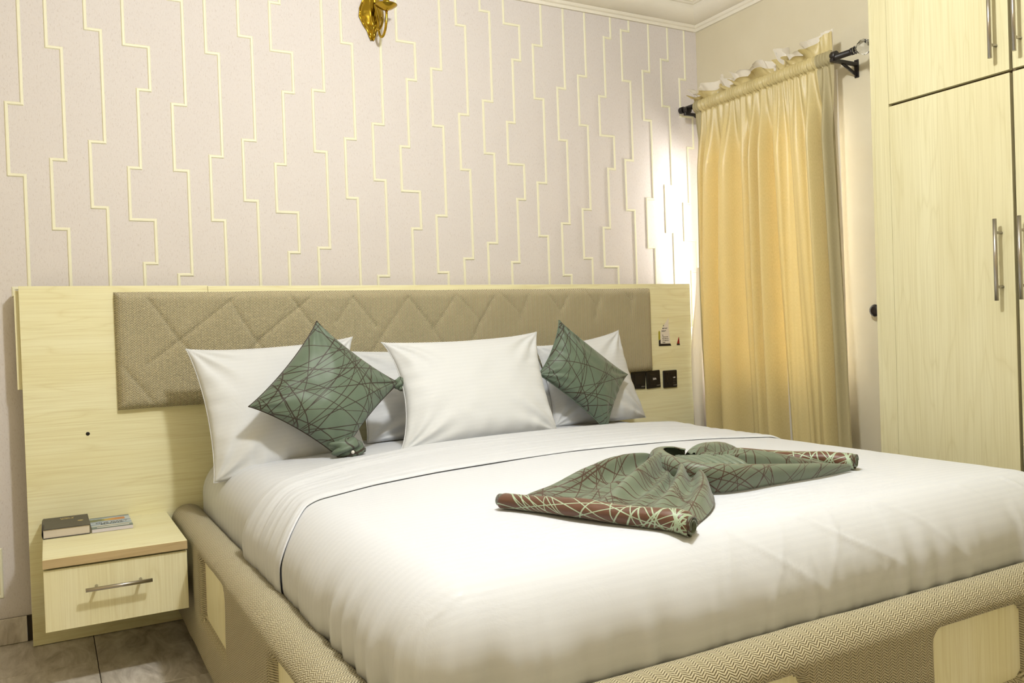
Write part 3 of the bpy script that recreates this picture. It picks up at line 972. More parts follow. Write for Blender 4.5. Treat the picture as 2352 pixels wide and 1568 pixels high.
# ------------------------------------------------------------------ pillows and cushions
def pillow(name, TL, TR, BR, BL, thick, pull, mat, label, cat, group, seed, nrm=None, N=64, corner_pow=0.42, wr=1.0, back=0.85, sag=0.25, uvrot=0.0):
    TL, TR, BR, BL = [np.array(p, float) for p in (TL, TR, BR, BL)]
    u = np.linspace(0, 1, N); u = np.clip(0.5 - 0.5 * np.cos(PI * u) * 0.55 - 0.5 * (1 - 2 * u) * 0.45, 0, 1)
    U, Vv = np.meshgrid(u, u, indexing='ij')             # U across, V down
    pl = pull if isinstance(pull, (list, tuple)) else (pull,) * 4   # left, right, top, bottom
    b = lambda t: np.clip(4 * t * (1 - t), 0, 1) ** 0.8
    U2 = U + (1 - U) ** 2 * pl[0] * b(Vv) - U ** 2 * pl[1] * b(Vv)
    V2 = Vv + (1 - Vv) ** 2 * pl[2] * b(U) - Vv ** 2 * pl[3] * b(U)
    P = ((1 - U2) * (1 - V2))[..., None] * TL + (U2 * (1 - V2))[..., None] * TR + (U2 * V2)[..., None] * BR + ((1 - U2) * V2)[..., None] * BL
    n = np.cross(TR - TL, BL - TL); n /= np.linalg.norm(n)
    if n[1] > 0: n = -n
    w_ = np.linalg.norm(TR - TL); h_ = np.linalg.norm(BL - TL)
    env = (np.clip(4 * U * (1 - U), 0, 1) ** corner_pow) * (np.clip(4 * Vv * (1 - Vv), 0, 1) ** corner_pow)
    Hh = thick * env * (1 + sag * (Vv - 0.5))
    cu = np.minimum(U, 1 - U); cv = np.minimum(Vv, 1 - Vv)
    nearc = np.exp(-((cu / 0.30) ** 2 + (cv / 0.30) ** 2))
    ang = np.arctan2(cv + 1e-6, cu + 1e-6)
    quad = (U > .5) * 3.1 + (Vv > .5) * 7.7
    wrk = nearc * 0.010 * np.sin(ang * 11 + quad + 3 * vnoise(U * 4, Vv * 4, seed)) * env
    wrk += 0.010 * fbm(U * 3.2, Vv * 3.2, seed + 3) * env
    edge = np.exp(-(cv / 0.10) ** 2)
    wrk += 0.0055 * edge * np.sin(U * 46 + 5 * vnoise(U * 6, Vv * 3, seed + 6)) * env * (Vv > 0.5)
    wrk += 0.004 * np.exp(-(cu / 0.10) ** 2) * np.sin(Vv * 40 + 5 * vnoise(Vv * 6, U * 3, seed + 8)) * env
    front = P + n * (Hh + 1.5 * wr * wrk)[..., None]
    bk = P - n * (back * Hh)[..., None]
    V = np.concatenate([front.reshape(-1, 3), bk.reshape(-1, 3)])
    uv = np.stack([(U - .5) * w_, (0.5 - Vv) * h_], -1).reshape(-1, 2)
    if uvrot:
        c, s = math.cos(uvrot), math.sin(uvrot)
        uv = uv @ np.array([[c, s], [-s, c]])
    uv = np.concatenate([uv, uv + 0.13])
    Fc = grid_faces(N, N, 0, True) + grid_faces(N, N, N * N, False)
    base = (P.reshape(-1, 3).mean(0)[0], P.reshape(-1, 3).mean(0)[1], P[..., 2].min())
    e = empty(name, base, label, cat, group)
    o = mk('cover', V, Fc, mat, e, uv)
    bm = bmesh.new(); bm.from_mesh(o.data)
    bmesh.ops.remove_doubles(bm, verts=bm.verts, dist=1e-5)
    bmesh.ops.recalc_face_normals(bm, faces=bm.faces)
    bm.to_mesh(o.data); bm.free()
    # piped seam round the edge
    ring = [P[i, 0] for i in range(N)] + [P[N - 1, j] for j in range(1, N)] + [P[i, N - 1] for i in range(N - 2, -1, -1)] + [P[0, j] for j in range(N - 2, 0, -1)]
    bm = bmesh.new(); bm_tube(bm, [tuple(p) for p in ring] + [tuple(ring[0])], 0.0018 if cat == 'pillow' else 0.0022, 6, cap=False)
    so = bm_obj('seam', bm, mat, e, smooth=True)
    return e
pillow('pillow', (1.585, -.170, .955), (2.43, -.170, .955), (2.47, -.34, .602), (1.585, -.34, .612), 0.055, (.02, .02, .04, .02), M_PILLOW,
       'white pillow lying at the very back, half hidden behind the front middle pillow', 'pillow', 'white pillows', 5, sag=0.2)
pillow('pillow', (.962, -.300, .990), (1.575, -.245, 1.012), (1.545, -.43, .615), (1.012, -.455, .545), 0.085, (.045, .06, .045, -.02), M_PILLOW,
       'white pillow at the left end whose lower corner hangs over the mattress edge', 'pillow', 'white pillows', 1, sag=0.35)
pillow('pillow', (2.395, -.225, .945), (2.845, -.225, 1.0), (2.90, -.335, .603), (2.39, -.37, .605), 0.075, (.05, .05, .05, .0), M_PILLOW,
       'white pillow at the right end nearest the window', 'pillow', 'white pillows', 2, sag=0.35)
pillow('pillow', (1.620, -.435, .988), (2.285, -.435, 1.006), (2.262, -.615, .612), (1.605, -.615, .598), 0.090, (.085, .045, .05, .02), M_PILLOW,
       'white pillow standing front and centre between the two green cushions', 'pillow', 'white pillows', 3, sag=0.4)
cl = pillow('cushion', (1.372, -.475, 1.072), (1.662, -.500, .838), (1.398, -.610, .600), (1.112, -.560, .797), 0.075, (.05, .05, .045, .05), M_GREEN,
       'sage green scribble-line cushion leaning on the left white pillow', 'cushion', 'green cushions', 7, corner_pow=0.5, wr=0.8, back=.55)
cr_ = pillow('cushion', (2.418, -.395, 1.052), (2.762, -.395, .806), (2.560, -.510, .585), (2.272, -.455, .835), 0.072, (.05, .05, .045, .05), M_GREEN2,
       'sage green scribble-line cushion leaning on the right white pillow', 'cushion', 'green cushions', 9, corner_pow=0.5, wr=0.8, back=.55)
# folded-in lower corner of the left cushion with its little bead, and the knotted side corner
def knot_lump(name, c, r, parent, mat, seed, sc=(1, 1, 1)):
    n, m = 28, 18
    V = []
    for i in range(n):
        for j in range(m):
            a = 2 * PI * i / n; b = PI * j / (m - 1)
            rr_ = r * (1 + 0.22 * math.sin(3 * a + 4 * b + seed) * math.sin(b) + 0.12 * math.sin(7 * b + 2 * a))
            V.append((c[0] + sc[0] * rr_ * math.sin(b) * math.cos(a), c[1] + sc[1] * rr_ * math.sin(b) * math.sin(a), c[2] + sc[2] * rr_ * math.cos(b)))
    Fc = [(i * m + j, ((i + 1) % n) * m + j, ((i + 1) % n) * m + j + 1, i * m + j + 1) for i in range(n) for j in range(m - 1)]
    uv = [(i / n * 0.15, j / m * 0.1) for i in range(n) for j in range(m)]
    o = mk(name, V, Fc, mat, parent, uv); fix_normals(o); return o
knot_lump('tucked_corner', (1.418, -.620, .640), 0.042, cl, M_GREEN, 1.0, (1.35, .8, .75))
knot_lump('tucked_corner', (1.665, -.500, .835), 0.020, cl, M_GREEN, 2.0, (1.1, .8, 1.2))
bm = bmesh.new(); bmesh.ops.create_icosphere(bm, subdivisions=2, radius=0.006, matrix=Matrix.Translation((1.425, -.660, .628)))
bm_obj('bead', bm, M_WHITE, cl, smooth=True)

# ------------------------------------------------------------------ runner cloth tied as a bow on the bed
bow = empty('bed_runner', (1.92, -1.78, 0.62), 'sage and brown patterned bed runner twisted into a bow on the white bedspread', 'runner')
def bz(x, y): return float(bed_z(x, y, 0.0095))
def roll_obj(A, B, r0, r1, seed):
    n, m = 70, 20
    V, uv = [], []
    A2, B2 = np.array(A), np.array(B)
    d = (B2 - A2) / np.linalg.norm(B2 - A2); pn = np.array([-d[1], d[0]])
    L = np.linalg.norm(B2 - A2)
    for i in range(n):
        t = i / (n - 1)
        p = A2 + (B2 - A2) * t + pn * 0.006 * math.sin(t * 7 + seed)
        r = (r0 + (r1 - r0) * t) * (1 - 0.12 * abs(math.sin(t * 6.0 + seed)) * 0.8) * (0.80 if (i == 0 or i == n - 1) else 1)
        zb_ = bz(p[0], p[1])
        for j in range(m):
            a = 2 * PI * j / (m - 1)
            rr_ = r * (1 + 0.04 * math.sin(3 * a + t * 9))
            V.append((p[0] + pn[0] * 1.15 * rr_ * math.cos(a), p[1] + pn[1] * 1.15 * rr_ * math.cos(a), zb_ + 0.85 * r + 0.85 * rr_ * math.sin(a)))
            uv.append(((t - .5) * L, (a - PI) * r * 1.2))
    o = mk('rolled_hem', V, grid_faces(n, m), M_ROLL, bow, uv); fix_normals(o)
    # hollow ends: inner spiral of sage cloth
    for end, t in ((A2, 0.0), (B2, 1.0)):
        Vv_, uu_ = [], []
        k = 30
        r = r0 + (r1 - r0) * t
        dirn = -1 if t == 0 else 1
        zb_ = bz(end[0], end[1])
        for i in range(k):
            a = i / (k - 1) * 3.2 * PI
            rr_ = r * (0.82 - 0.42 * i / (k - 1))
            for h in (-0.03 * dirn, 0.006 * dirn):
                q = end + d * h
                Vv_.append((q[0] + pn[0] * rr_ * math.cos(a), q[1] + pn[1] * rr_ * math.cos(a), zb_ + 0.85 * r + 0.85 * rr_ * math.sin(a)))
                uu_.append((a * 0.01, h))
        mk('hem_spiral', Vv_, grid_faces(k, 2), M_BOW, bow, uu_, solid=0.002)
AL, BL_ = (1.435, -1.690), (1.640, -2.095)
CR, DR = (2.225, -1.455), (2.425, -1.845)
roll_obj(AL, BL_, 0.021, 0.028, 0.3)
roll_obj(CR, DR, 0.019, 0.027, 1.4)
def wing(A, B, K, kdir, kw, ridges, hmax, seed, bulge=(0, 0), edge_h=0.0):
    """fan of cloth from the hem A-B to the gathered knot at K; ridges = (s, height, width)"""
    n, m = 110, 60
    A2, B2, K2 = np.array(A), np.array(B), np.array(K)
    kd = np.array(kdir) / np.linalg.norm(kdir)
    s = np.linspace(0, 1, n)[:, None]; t = np.linspace(0, 1, m)[None, :]
    hx = A2[0] + (B2[0] - A2[0]) * s; hy = A2[1] + (B2[1] - A2[1]) * s
    kx = K2[0] + kd[0] * kw * (s - 0.5); ky = K2[1] + kd[1] * kw * (s - 0.5)
    te = t ** 0.85
    bx = bulge[0] * np.sin(PI * t) ; by = bulge[1] * np.sin(PI * t)
    X = hx + (kx - hx) * te + bx * s ** 2; Y = hy + (ky - hy) * te + by * s ** 2
    env = 0.28 * t + 0.85 * np.clip(4 * t * (1 - t), 0, 1) ** 0.9 * (0.7 + 0.5 * t)
    Hh = np.zeros_like(X) + 0.005 + 0.042 * t ** 2.2 + 0 * s
    for s0, h0, w0 in ridges:
        ww = w0 * (1.15 + 0.3 * (1 - t) + 0.6 * t ** 3)
        Hh = Hh + h0 * env * np.exp(-((s - s0) / ww) ** 2)
    Hh = Hh + 0.006 * fbm(X * 16, Y * 16, seed) * (1 - 0.5 * t) + 0.0035 * np.sin(s * 58 + 2 * np.sin(9 * s)) * t ** 2
    Hh = np.maximum(Hh, 0.004)
    Hh = Hh * (1 - 0.9 * sstep(0.93, 1.0, np.abs(2 * s - 1)) * (1 - t * 0.4)) + 0.002
    Z = bed_z(X, Y, 0.0095) + Hh
    V = np.stack([X, Y, Z], -1).reshape(-1, 3)
    L = np.linalg.norm(B2 - A2)
    D0 = np.linalg.norm((A2 + B2) / 2 - K2)
    UV = np.stack([(s - .5) * L + 0 * t, (t - .5) * D0 + 0 * s], -1).reshape(-1, 2) + seed * 0.01
    o = mk('wing', V, grid_faces(n, m), M_BOW, bow, UV, solid=0.0016)
    return o
KN = (1.925, -1.715)
wing(AL, BL_, (1.905, -1.700), (0.55, -0.8), 0.10, [(0.07, .054, .065), (0.30, .016, .035), (0.50, .058, .050), (0.64, .020, .025), (0.78, .046, .040), (0.93, .036, .040)], 0.06, 3, (0.045, -0.036))
wing(CR, DR, (1.985, -1.715), (0.55, -0.8), 0.13, [(0.10, .016, .05), (0.42, .062, .11), (0.66, .022, .05), (0.88, .044, .09)], 0.06, 6)
# band that loops round the gathers and runs out along the near edge of the right wing
def band(pts, heights, thick=0.002, lean=0.3):
    P = np.array(pts, float)
    # Catmull-Rom resample
    def cr_s(a, k):
        out = []
        for i in range(len(a) - 1):
            p0, p1, p2, p3 = a[max(i - 1, 0)], a[i], a[i + 1], a[min(i + 2, len(a) - 1)]
            for q in range(k):
                t = q / k
                out.append(0.5 * ((2 * p1) + (-p0 + p2) * t + (2 * p0 - 5 * p1 + 4 * p2 - p3) * t * t + (-p0 + 3 * p1 - 3 * p2 + p3) * t ** 3))
        out.append(a[-1]); return np.array(out)
    Q = cr_s(P, 10); Hs = cr_s(np.array(heights, float)[:, None], 10)[:, 0]
    m = 16
    n = len(Q)
    T = np.gradient(Q, axis=0); T /= np.linalg.norm(T, axis=1)[:, None] + 1e-9
    Nn = np.stack([T[:, 1], -T[:, 0]], -1)
    arcl = np.concatenate([[0], np.cumsum(np.linalg.norm(np.diff(Q, axis=0), axis=1))])
    V, uv = [], []
    for i in range(n):
        zb_ = bz(Q[i, 0], Q[i, 1])
        for j in range(m):
            v = j / (m - 1)
            h = Hs[i] * math.sin(v * PI * 0.56) / math.sin(PI * 0.56)
            off_ = 0.016 * math.sin(v * PI) * (Hs[i] / 0.07) - lean * Hs[i] * v ** 2
            V.append((Q[i, 0] + Nn[i, 0] * off_, Q[i, 1] + Nn[i, 1] * off_, zb_ + 0.002 + h))
            uv.append((arcl[i] - 0.3, v * 0.09 + 0.05))
    o = mk('loop_band', V, grid_faces(n, m), M_BOW, bow, uv, solid=thick)
    return o
band([(2.005, -1.655), (1.975, -1.635), (1.925, -1.640), (1.880, -1.685), (1.860, -1.750), (1.865, -1.820), (1.905, -1.868), (1.975, -1.885), (2.07, -1.882), (2.18, -1.880), (2.29, -1.872), (2.39, -1.858)],
     [0.066, 0.072, 0.076, 0.078, 0.074, 0.070, 0.066, 0.060, 0.050, 0.040, 0.030, 0.016])
# small coiled pleats showing inside the loop
for k in range(6):
    x0_ = 1.925 + 0.022 * k
    pts = []
    for q in range(9):
        t = q / 8
        x = x0_ + 0.020 * t; y = -1.665 - 0.17 * t
        pts.append((x, y, bz(x, y) + 0.030 + 0.026 * math.sin(PI * (0.15 + 0.75 * t))))
    bm = bmesh.new(); bm_tube(bm, pts, [0.006] + [0.010] * 7 + [0.006], 10)
    o = bm_obj('pleat', bm, M_BOW, bow, smooth=True)

# ------------------------------------------------------------------ nightstand
ns = empty('nightstand', (0.708, -0.34, 0.195), 'pale laminate single-drawer nightstand floating on the headboard panel', 'nightstand')
box('body', 0.516, 0.898, -0.572, -0.0905, 0.200, 0.371, M_WOODZ, ns, 0.001)
box('top', 0.511, 0.904, -0.598, -0.0905, 0.373, 0.4005, M_WOODX, ns, 0.0012)
box('edge_band', 0.511, 0.904, -0.5995, -0.5982, 0.3735, 0.399, M_EDGE, ns)
df = box('drawer_front', 0.512, 0.903, -0.592, -0.5725, 0.188, 0.367, M_WOODZ, ns, 0.001)
dh = tube('handle', [(0.618, -0.628, 0.3015), (0.798, -0.628, 0.3015)], 0.0058, M_STEEL, df, 14)
for hx in (0.648, 0.768):
    tube('handle_post', [(hx, -0.5915, 0.3015), (hx, -0.628, 0.3015)], 0.0045, M_STEEL, df, 10)

# books on the nightstand
M_COVER = mottled('dark grey leatherette', lin(62, 58, 52), lin(74, 70, 62), 300, 0.5, 0.1, 0.001)
M_PAGES = mottled('page edges', lin(222, 212, 198), lin(200, 188, 172), 1.0, 0.8, 0, 0, 3, (2, 2, 900))
M_GOLD = plain('gold foil', lin(196, 178, 122), 0.4, 0.4)
bk = empty('book', (0.58, -0.2, 0.401), 'thick dark grey hardback book with gold lettering on the nightstand', 'book')
bm = bmesh.new()
bm_box(bm, 0.514, 0.6475, -0.304, -0.108, 0.4295, 0.4325, 0.0012, 2)
bm_box(bm, 0.514, 0.6475, -0.304, -0.108, 0.4012, 0.4037, 0.001, 2)
bm_obj('cover_board', bm, M_COVER, bk)
bm = bmesh.new()
sp = [(0.5165, 0.4325), (0.5120, 0.4300), (0.5098, 0.4240), (0.5092, 0.4170), (0.5098, 0.4095), (0.5120, 0.4035), (0.5165, 0.4012)]
V = [(x, y, z) for y in (-0.304, -0.108) for x, z in sp]
mk('spine', V, [(i, i + 1, 7 + i + 1, 7 + i) for i in range(6)], M_COVER, bk, solid=0.002)
bm.free()
box('page_block', 0.5135, 0.6455, -0.301, -0.110, 0.4036, 0.4296, M_PAGES, bk)
text_obj('lettering', 'HOLY\nBIBLE', 0.0165, M_GOLD, bk, (0.584, -0.150, 0.4328), (1, 0, 0), (0, 1, 0), 0.0002, bold=0.0003)
lathe('emblem', [(0.0085, 0), (0.0085, 0.0004), (0.004, 0.0005)], (0.622, -0.215, 0.4325), M_GOLD, bk, 20)

def cover_mat():
    m, nt, bs, out = new_mat('printed booklet cover')
    g = G(nt)
    co = g.coord()
    xyz = g.sep(co)
    n = g.noise(co, 28, 3, 0.6, 0.6)
    v = g.math('ADD', xyz[1], g.math('MULTIPLY', g.math('SUBTRACT', n, 0.5), 0.03))
    t = g.math('MULTIPLY_ADD', v, 1.0 / 0.19, 0.5)
    sky = g.ramp(t, [(0.0, lin(74, 96, 98)), (0.14, lin(92, 118, 128)), (0.22, lin(206, 208, 200)), (0.34, lin(120, 150, 178)), (0.46, lin(206, 214, 222)),
                     (0.56, lin(110, 140, 176)), (0.64, lin(196, 204, 214)), (0.86, lin(180, 196, 214)), (0.96, lin(92, 112, 126))])
    # strip of autumn trees
    n2 = g.noise(co, 60, 3, 0.7)
    leaf = g.ramp(g.math('ADD', xyz[0], g.math('MULTIPLY', n2, 0.05)), [(0.0, lin(84, 96, 48)), (0.012, lin(196, 176, 72)), (0.03, lin(206, 140, 40)), (0.06, lin(196, 110, 24))])
    a = g.math('GREATER_THAN', t, 0.64); b = g.math('LESS_THAN', t, 0.84)
    cc = g.math('LESS_THAN', xyz[0], 0.046)
    g.put(bs.inputs['Base Color'], g.mix(g.math('MULTIPLY', g.math('MULTIPLY', a, b), cc), sky, leaf))
    bs.inputs['Roughness'].default_value = 0.3
    return m
bk2 = empty('booklet', (0.7135, -0.205, 0.4005), 'thin paperback booklet with blue sky and autumn tree cover beside the dark book', 'book')
box('page_block', 0.652, 0.775, -0.303, -0.108, 0.4012, 0.4130, plain('white pages', lin(214, 208, 214), 0.7), bk2, 0.0006)
M_PRINT = cover_mat()
o = box('cover', 0.652, 0.7755, -0.3035, -0.1075, 0.4130, 0.4136, M_PRINT, bk2)
M_INK = plain('dark ink', lin(40, 42, 54), 0.5)
text_obj('lettering', 'OUR DAILY', 0.0190, M_INK, bk2, (0.716, -0.213, 0.4138), (1, 0, 0), (0, 1, 0), 0.0001, bold=0.0006)
text_obj('lettering', 'MANNA', 0.0190, M_INK, bk2, (0.716, -0.2335, 0.4138), (1, 0, 0), (0, 1, 0), 0.0001, bold=0.0006)
box('white_strip', 0.668, 0.765, -0.289, -0.280, 0.4135, 0.41385, M_WHITE, bk2)
box('white_strip', 0.672, 0.765, -0.266, -0.258, 0.4135, 0.41385, plain('pale strip', lin(206, 196, 178), .5), bk2)

# ------------------------------------------------------------------ sockets and torn notice on the headboard
def socket(name, cx_, cz_, rot, label, kind):
    e = empty(name, (cx_, -0.0905, cz_ - 0.043), label, 'socket', 'black wall plates')
    o = box('plate', cx_ - .043, cx_ + .043, -0.0995, -0.0905, cz_ - .043, cz_ + .043, M_BLACK, e, 0.004, seg=3)
    X, Z = (1, 0, 0), (0, 0, 1)
    Mgrey = plain('grey print', lin(170, 165, 158), 0.6)
    text_obj('lettering', 'mtech', 0.0085, Mgrey, e, (cx_ + .027, -0.1000, cz_ - .031), X, Z, 0.0002)
    if kind == 'switch':
        box('rocker', cx_ - .024, cx_ + .024, -0.1015, -0.0990, cz_ - .026, cz_ + .026, M_BLACK, e, 0.002)
        text_obj('lettering', '20A', 0.0135, M_WHITE, e, (cx_ + .004, -0.1018, cz_ + .002), X, Z, 0.0002, bold=0.0003)
    if kind == 'socket':
        for (dx, dz, w_, h_) in ((-.018, .026, .007, .007), (-.003, .026, .007, .007), (-.010, .002, .006, .012), (-.019, -.022, .010, .006), (-.001, -.022, .010, .006)):
            box('pin_hole', cx_ + dx - w_ / 2, cx_ + dx + w_ / 2, -0.0998, -0.0985, cz_ + dz - h_ / 2, cz_ + dz + h_ / 2, plain('hole', (0.002, 0.002, 0.002, 1), .9), e)
        text_obj('lettering', 'USB', 0.0085, M_WHITE, e, (cx_ + .024, -0.1000, cz_ + .006), X, Z, 0.0002, bold=0.0003)
        for dz in (-.006, -.019):
            box('usb_port', cx_ + .016, cx_ + .032, -0.0999, -0.0985, cz_ + dz - .004, cz_ + dz + .002, plain('port', lin(60, 54, 50), .5), e, 0.0006)
    if kind == 'blank':
        box('rocker', cx_ - .024, cx_ + .024, -0.1015, -0.0990, cz_ - .026, cz_ + .026, M_BLACK, e, 0.002)
    if rot:
        e.rotation_euler = (0, rot, 0)
    return e
socket('wall_switch', 3.045, 0.755, 0.05, 'black wall plate half hidden behind the right white pillow', 'blank')
socket('wall_switch', 3.140, 0.753, -0.045, 'black switch plate marked 20A between the other two plates', 'switch')
socket('wall_socket', 3.243, 0.749, 0.0, 'black multi-pin socket plate nearest the curtain', 'socket')

M_PAPER = plain('off white paper', lin(232, 222, 206), 0.8)
M_OLIVE = plain('olive print', lin(170, 160, 40), 0.7)
M_DK = plain('dark print', lin(42, 32, 20), 0.7)
M_RED = plain('red print', lin(150, 34, 14), 0.7)
nt_ = empty('torn_notice', (3.225, -0.0905, 0.918), 'remains of a torn printed notice stuck on the headboard above the sockets', 'notice')
def flat(name, pts, mat, y, parent):
    V = [(x, y, z) for x, z in pts] + [(x, y + 0.0004, z) for x, z in pts]
    n = len(pts)
    Fc = [tuple(range(n))] + [tuple(range(n, 2 * n))[::-1]] + [(i, (i + 1) % n, n + (i + 1) % n, n + i) for i in range(n)]
    o = mk(name, V, Fc, mat, parent, smooth=False); fix_normals(o); return o
flat('paper', [(3.195, .925), (3.256, .925), (3.252, .975), (3.247, 1.0), (3.250, 1.052), (3.224, 1.022), (3.204, .997), (3.197, .985)], M_PAPER, -0.0910, nt_)
flat('olive_edge', [(3.183, .943), (3.194, .946), (3.194, .983), (3.190, .990), (3.184, .984)], M_OLIVE, -0.0912, nt_)
flat('dark_edge', [(3.184, .913), (3.262, .913), (3.256, .924), (3.195, .925), (3.195, .946), (3.184, .941)], M_DK, -0.0914, nt_)
X, Z = (1, 0, 0), (0, 0, 1)
for body, sz, xx_, zz, al in (('IT', .0085, 3.2165, 1.013, 'CENTER'), ('ME OUT', .0085, 3.224, .9995, 'CENTER'), ('DIDN\'T', .0085, 3.217, .987, 'CENTER'),
                      ('Hi,', .0062, 3.2065, .9665, 'LEFT'), ('Thank you that', .0058, 3.2065, .958, 'LEFT'), ('May. which they a', .0054, 3.2065, .949, 'LEFT'), ('were supposed w', .0054, 3.2065, .940, 'LEFT'), ('Thanks', .0062, 3.2065, .931 - .0, 'LEFT')):
    text_obj('lettering', body, sz, M_DK, nt_, (xx_, -0.0916, zz), X, Z, 0.0001, al, 0.0002)
flat('red_scrap', [(3.298, .922), (3.315, .922), (3.313, .955), (3.310, .952)], M_RED, -0.0912, nt_)
flat('dark_edge', [(3.296, .914), (3.318, .914), (3.315, .922), (3.298, .922)], M_DK, -0.0912, nt_)

# ------------------------------------------------------------------ curtain, rod and lining
rod = empty('curtain_rod', (3.43, -0.55, 2.10), 'black curtain rod on two iron brackets with a clear crystal finial', 'curtain rod')
RX, RZ = 3.430, 2.100
tube('pole', [(RX, -0.030, RZ + .010), (RX, -1.075, RZ - .010)], 0.0125, M_IRON, rod, 16)
tube('end_cap', [(RX, -0.022, RZ + .010), (RX, -0.046, RZ + .009)], 0.0165, M_IRON, rod, 16)
for yb_ in (-0.075, -0.985):
    zc_ = RZ - 0.030
    bm = bmesh.new()
    bm_box(bm, XR - 0.006, XR, yb_ - .010, yb_ + .010, zc_ - .045, zc_ + .030, 0.001, 1)
    bm_box(bm, RX - 0.020, XR, yb_ - .008, yb_ + .008, zc_ + .003, zc_ + .017, 0.001, 1)
    bm_tube(bm, [(XR - .004, yb_, zc_ - .035), (RX + .045, yb_, zc_ + .006)], 0.0065, 8)
    bm_obj('bracket', bm, M_IRON, rod)
    tube('ring_holder', [(RX, yb_ - .012, RZ + .0), (RX, yb_ + .012, RZ + .0)], 0.0175, M_IRON, rod, 16)
# faceted crystal finial
bm = bmesh.new()
c0 = Vector((RX, -1.118, RZ - .008))
prof_ = [(0.010, .045), (0.017, .030), (0.013, .020), (0.029, .002), (0.033, -.012), (0.026, -.030), (0.014, -.038)]
rings = []
for k, (r, h) in enumerate(prof_):
    n = 8
    rings.append([bm.verts.new(c0 + Vector((r * math.cos(2 * PI * (q + .5 * (k % 2)) / n), h, r * math.sin(2 * PI * (q + .5 * (k % 2)) / n)))) for q in range(n)])
for k, (a, b) in enumerate(zip(rings, rings[1:])):
    for q in range(8):
        if k % 2 == 0:
            bm.faces.new((a[q], a[(q + 1) % 8], b[q])); bm.faces.new((a[(q + 1) % 8], b[(q + 1) % 8], b[q]))
        else:
            bm.faces.new((a[q], b[(q + 1) % 8], b[q])); bm.faces.new((a[q], a[(q + 1) % 8], b[(q + 1) % 8]))
bm.faces.new(rings[0]); bm.faces.new(rings[-1][::-1])
bmesh.ops.recalc_face_normals(bm, faces=bm.faces)
bm_obj('crystal_finial', bm, M_CRYSTAL, rod)
tube('finial_collar', [(RX, -1.070, RZ - .009), (RX, -1.080, RZ - .009)], 0.015, M_IRON, rod, 14)

cur = empty('curtain', (3.43, -0.55, 0.40), 'gold satin window curtain with gathered rod pocket and ruffled top edge', 'curtain')
ZT, ZP0, ZB = 2.128, 2.072, 0.30
def edges_y(z):
    ya = np.interp(z, [0.3, 0.54, 0.9, 1.22, 1.6, 2.0, 2.13], [-0.115, -0.110, -0.098, -0.100, -0.115, -0.130, -0.135])
    yb = np.interp(z, [0.3, 0.54, 0.9, 1.45, 1.9, 2.13], [-1.045, -1.028, -1.020, -1.000, -0.985, -0.975])
    return ya, yb
def folds(s, z):
    """offset of the cloth in x at fraction s of its width and height z"""
    f = np.clip((2.07 - z) / 1.5, 0, 1)
    g1 = sstep(2.075, 1.75, z)
    ph = s + 0.012 * np.sin(9 * s) + 0.02 * f * np.sin(5 * s + 1)
    small = 0.0075 * np.sin(2 * PI * 23 * ph + 1.3 * np.sin(2 * PI * 3 * s)) * (1 - 0.80 * g1)
    mid = np.sin(2 * PI * 10.5 * ph + 2.0 * np.sin(2 * PI * 2 * s + .4))
    mid = 0.040 * np.sign(mid) * np.abs(mid) ** 0.75 * g1 * (1 - 0.30 * f)
    big = (0.014 + 0.022 * f) * np.sin(2 * PI * 5.6 * (s + 0.025 * f * np.sin(7 * s)) + 1.1 * np.sin(2 * PI * 1.3 * s) + 0.6) * g1
    # sharp pinch near the left third
    sh = -0.03 * g1 * np.exp(-((s - 0.20 + 0.03 * f) / 0.05) ** 2)
    return (small + mid + big) * (0.55 + 0.45 * np.minimum(1, (1 - s) * 6 + .2)) + sh * 0.6
def curtain_sheet(name, mat, s0, s1, ns_, dx, parent, extra=0.0, zt=ZT, zb=ZB):
    zs = np.concatenate([np.linspace(zt, ZP0 - .01, 26), np.linspace(ZP0 - .02, zb, 110)])
    sg = np.linspace(s0, s1, ns_)
    Sg, Zg_ = np.meshgrid(sg, zs, indexing='ij')
    ya, yb = edges_y(Zg_)
    Y = ya + (yb - ya) * Sg
    q = np.clip(1 - ((Zg_ - (ZT + ZP0) / 2) / ((ZT - ZP0) / 2)) ** 2, 0, 1)
    pocket = -0.021 * np.sqrt(q)
    band_ = sstep(ZP0 - .012, ZP0 + .006, Zg_)
    scr = 0.0055 * np.sin(2 * PI * (46 * Sg + 0.35 * np.sin(40 * Sg)) + 18 * (Zg_ - ZP0) * np.sin(17 * Sg)) * band_
    Xx = RX + 0.002 + pocket + scr * 1.0 + folds(Sg, Zg_) * (1 - band_) + dx
    pinch = -0.004 * np.exp(-((Zg_ - ZP0) / .006) ** 2) * 0
    V = np.stack([Xx + pinch, Y, Zg_], -1).reshape(-1, 3)
    UV = np.stack([Sg * 1.9, Zg_], -1).reshape(-1, 2)
    o = mk(name, V, grid_faces(ns_, len(zs)), mat, parent, UV)
    return o
curtain_sheet('drape', M_CURT, 0.045, 0.905, 430, 0.0, cur)
curtain_sheet('border_band', M_BORDER, 0.904, 1.0, 50, -0.0005, cur)
curtain_sheet('border_band', M_BORDER, 0.0, 0.046, 26, -0.0005, cur)
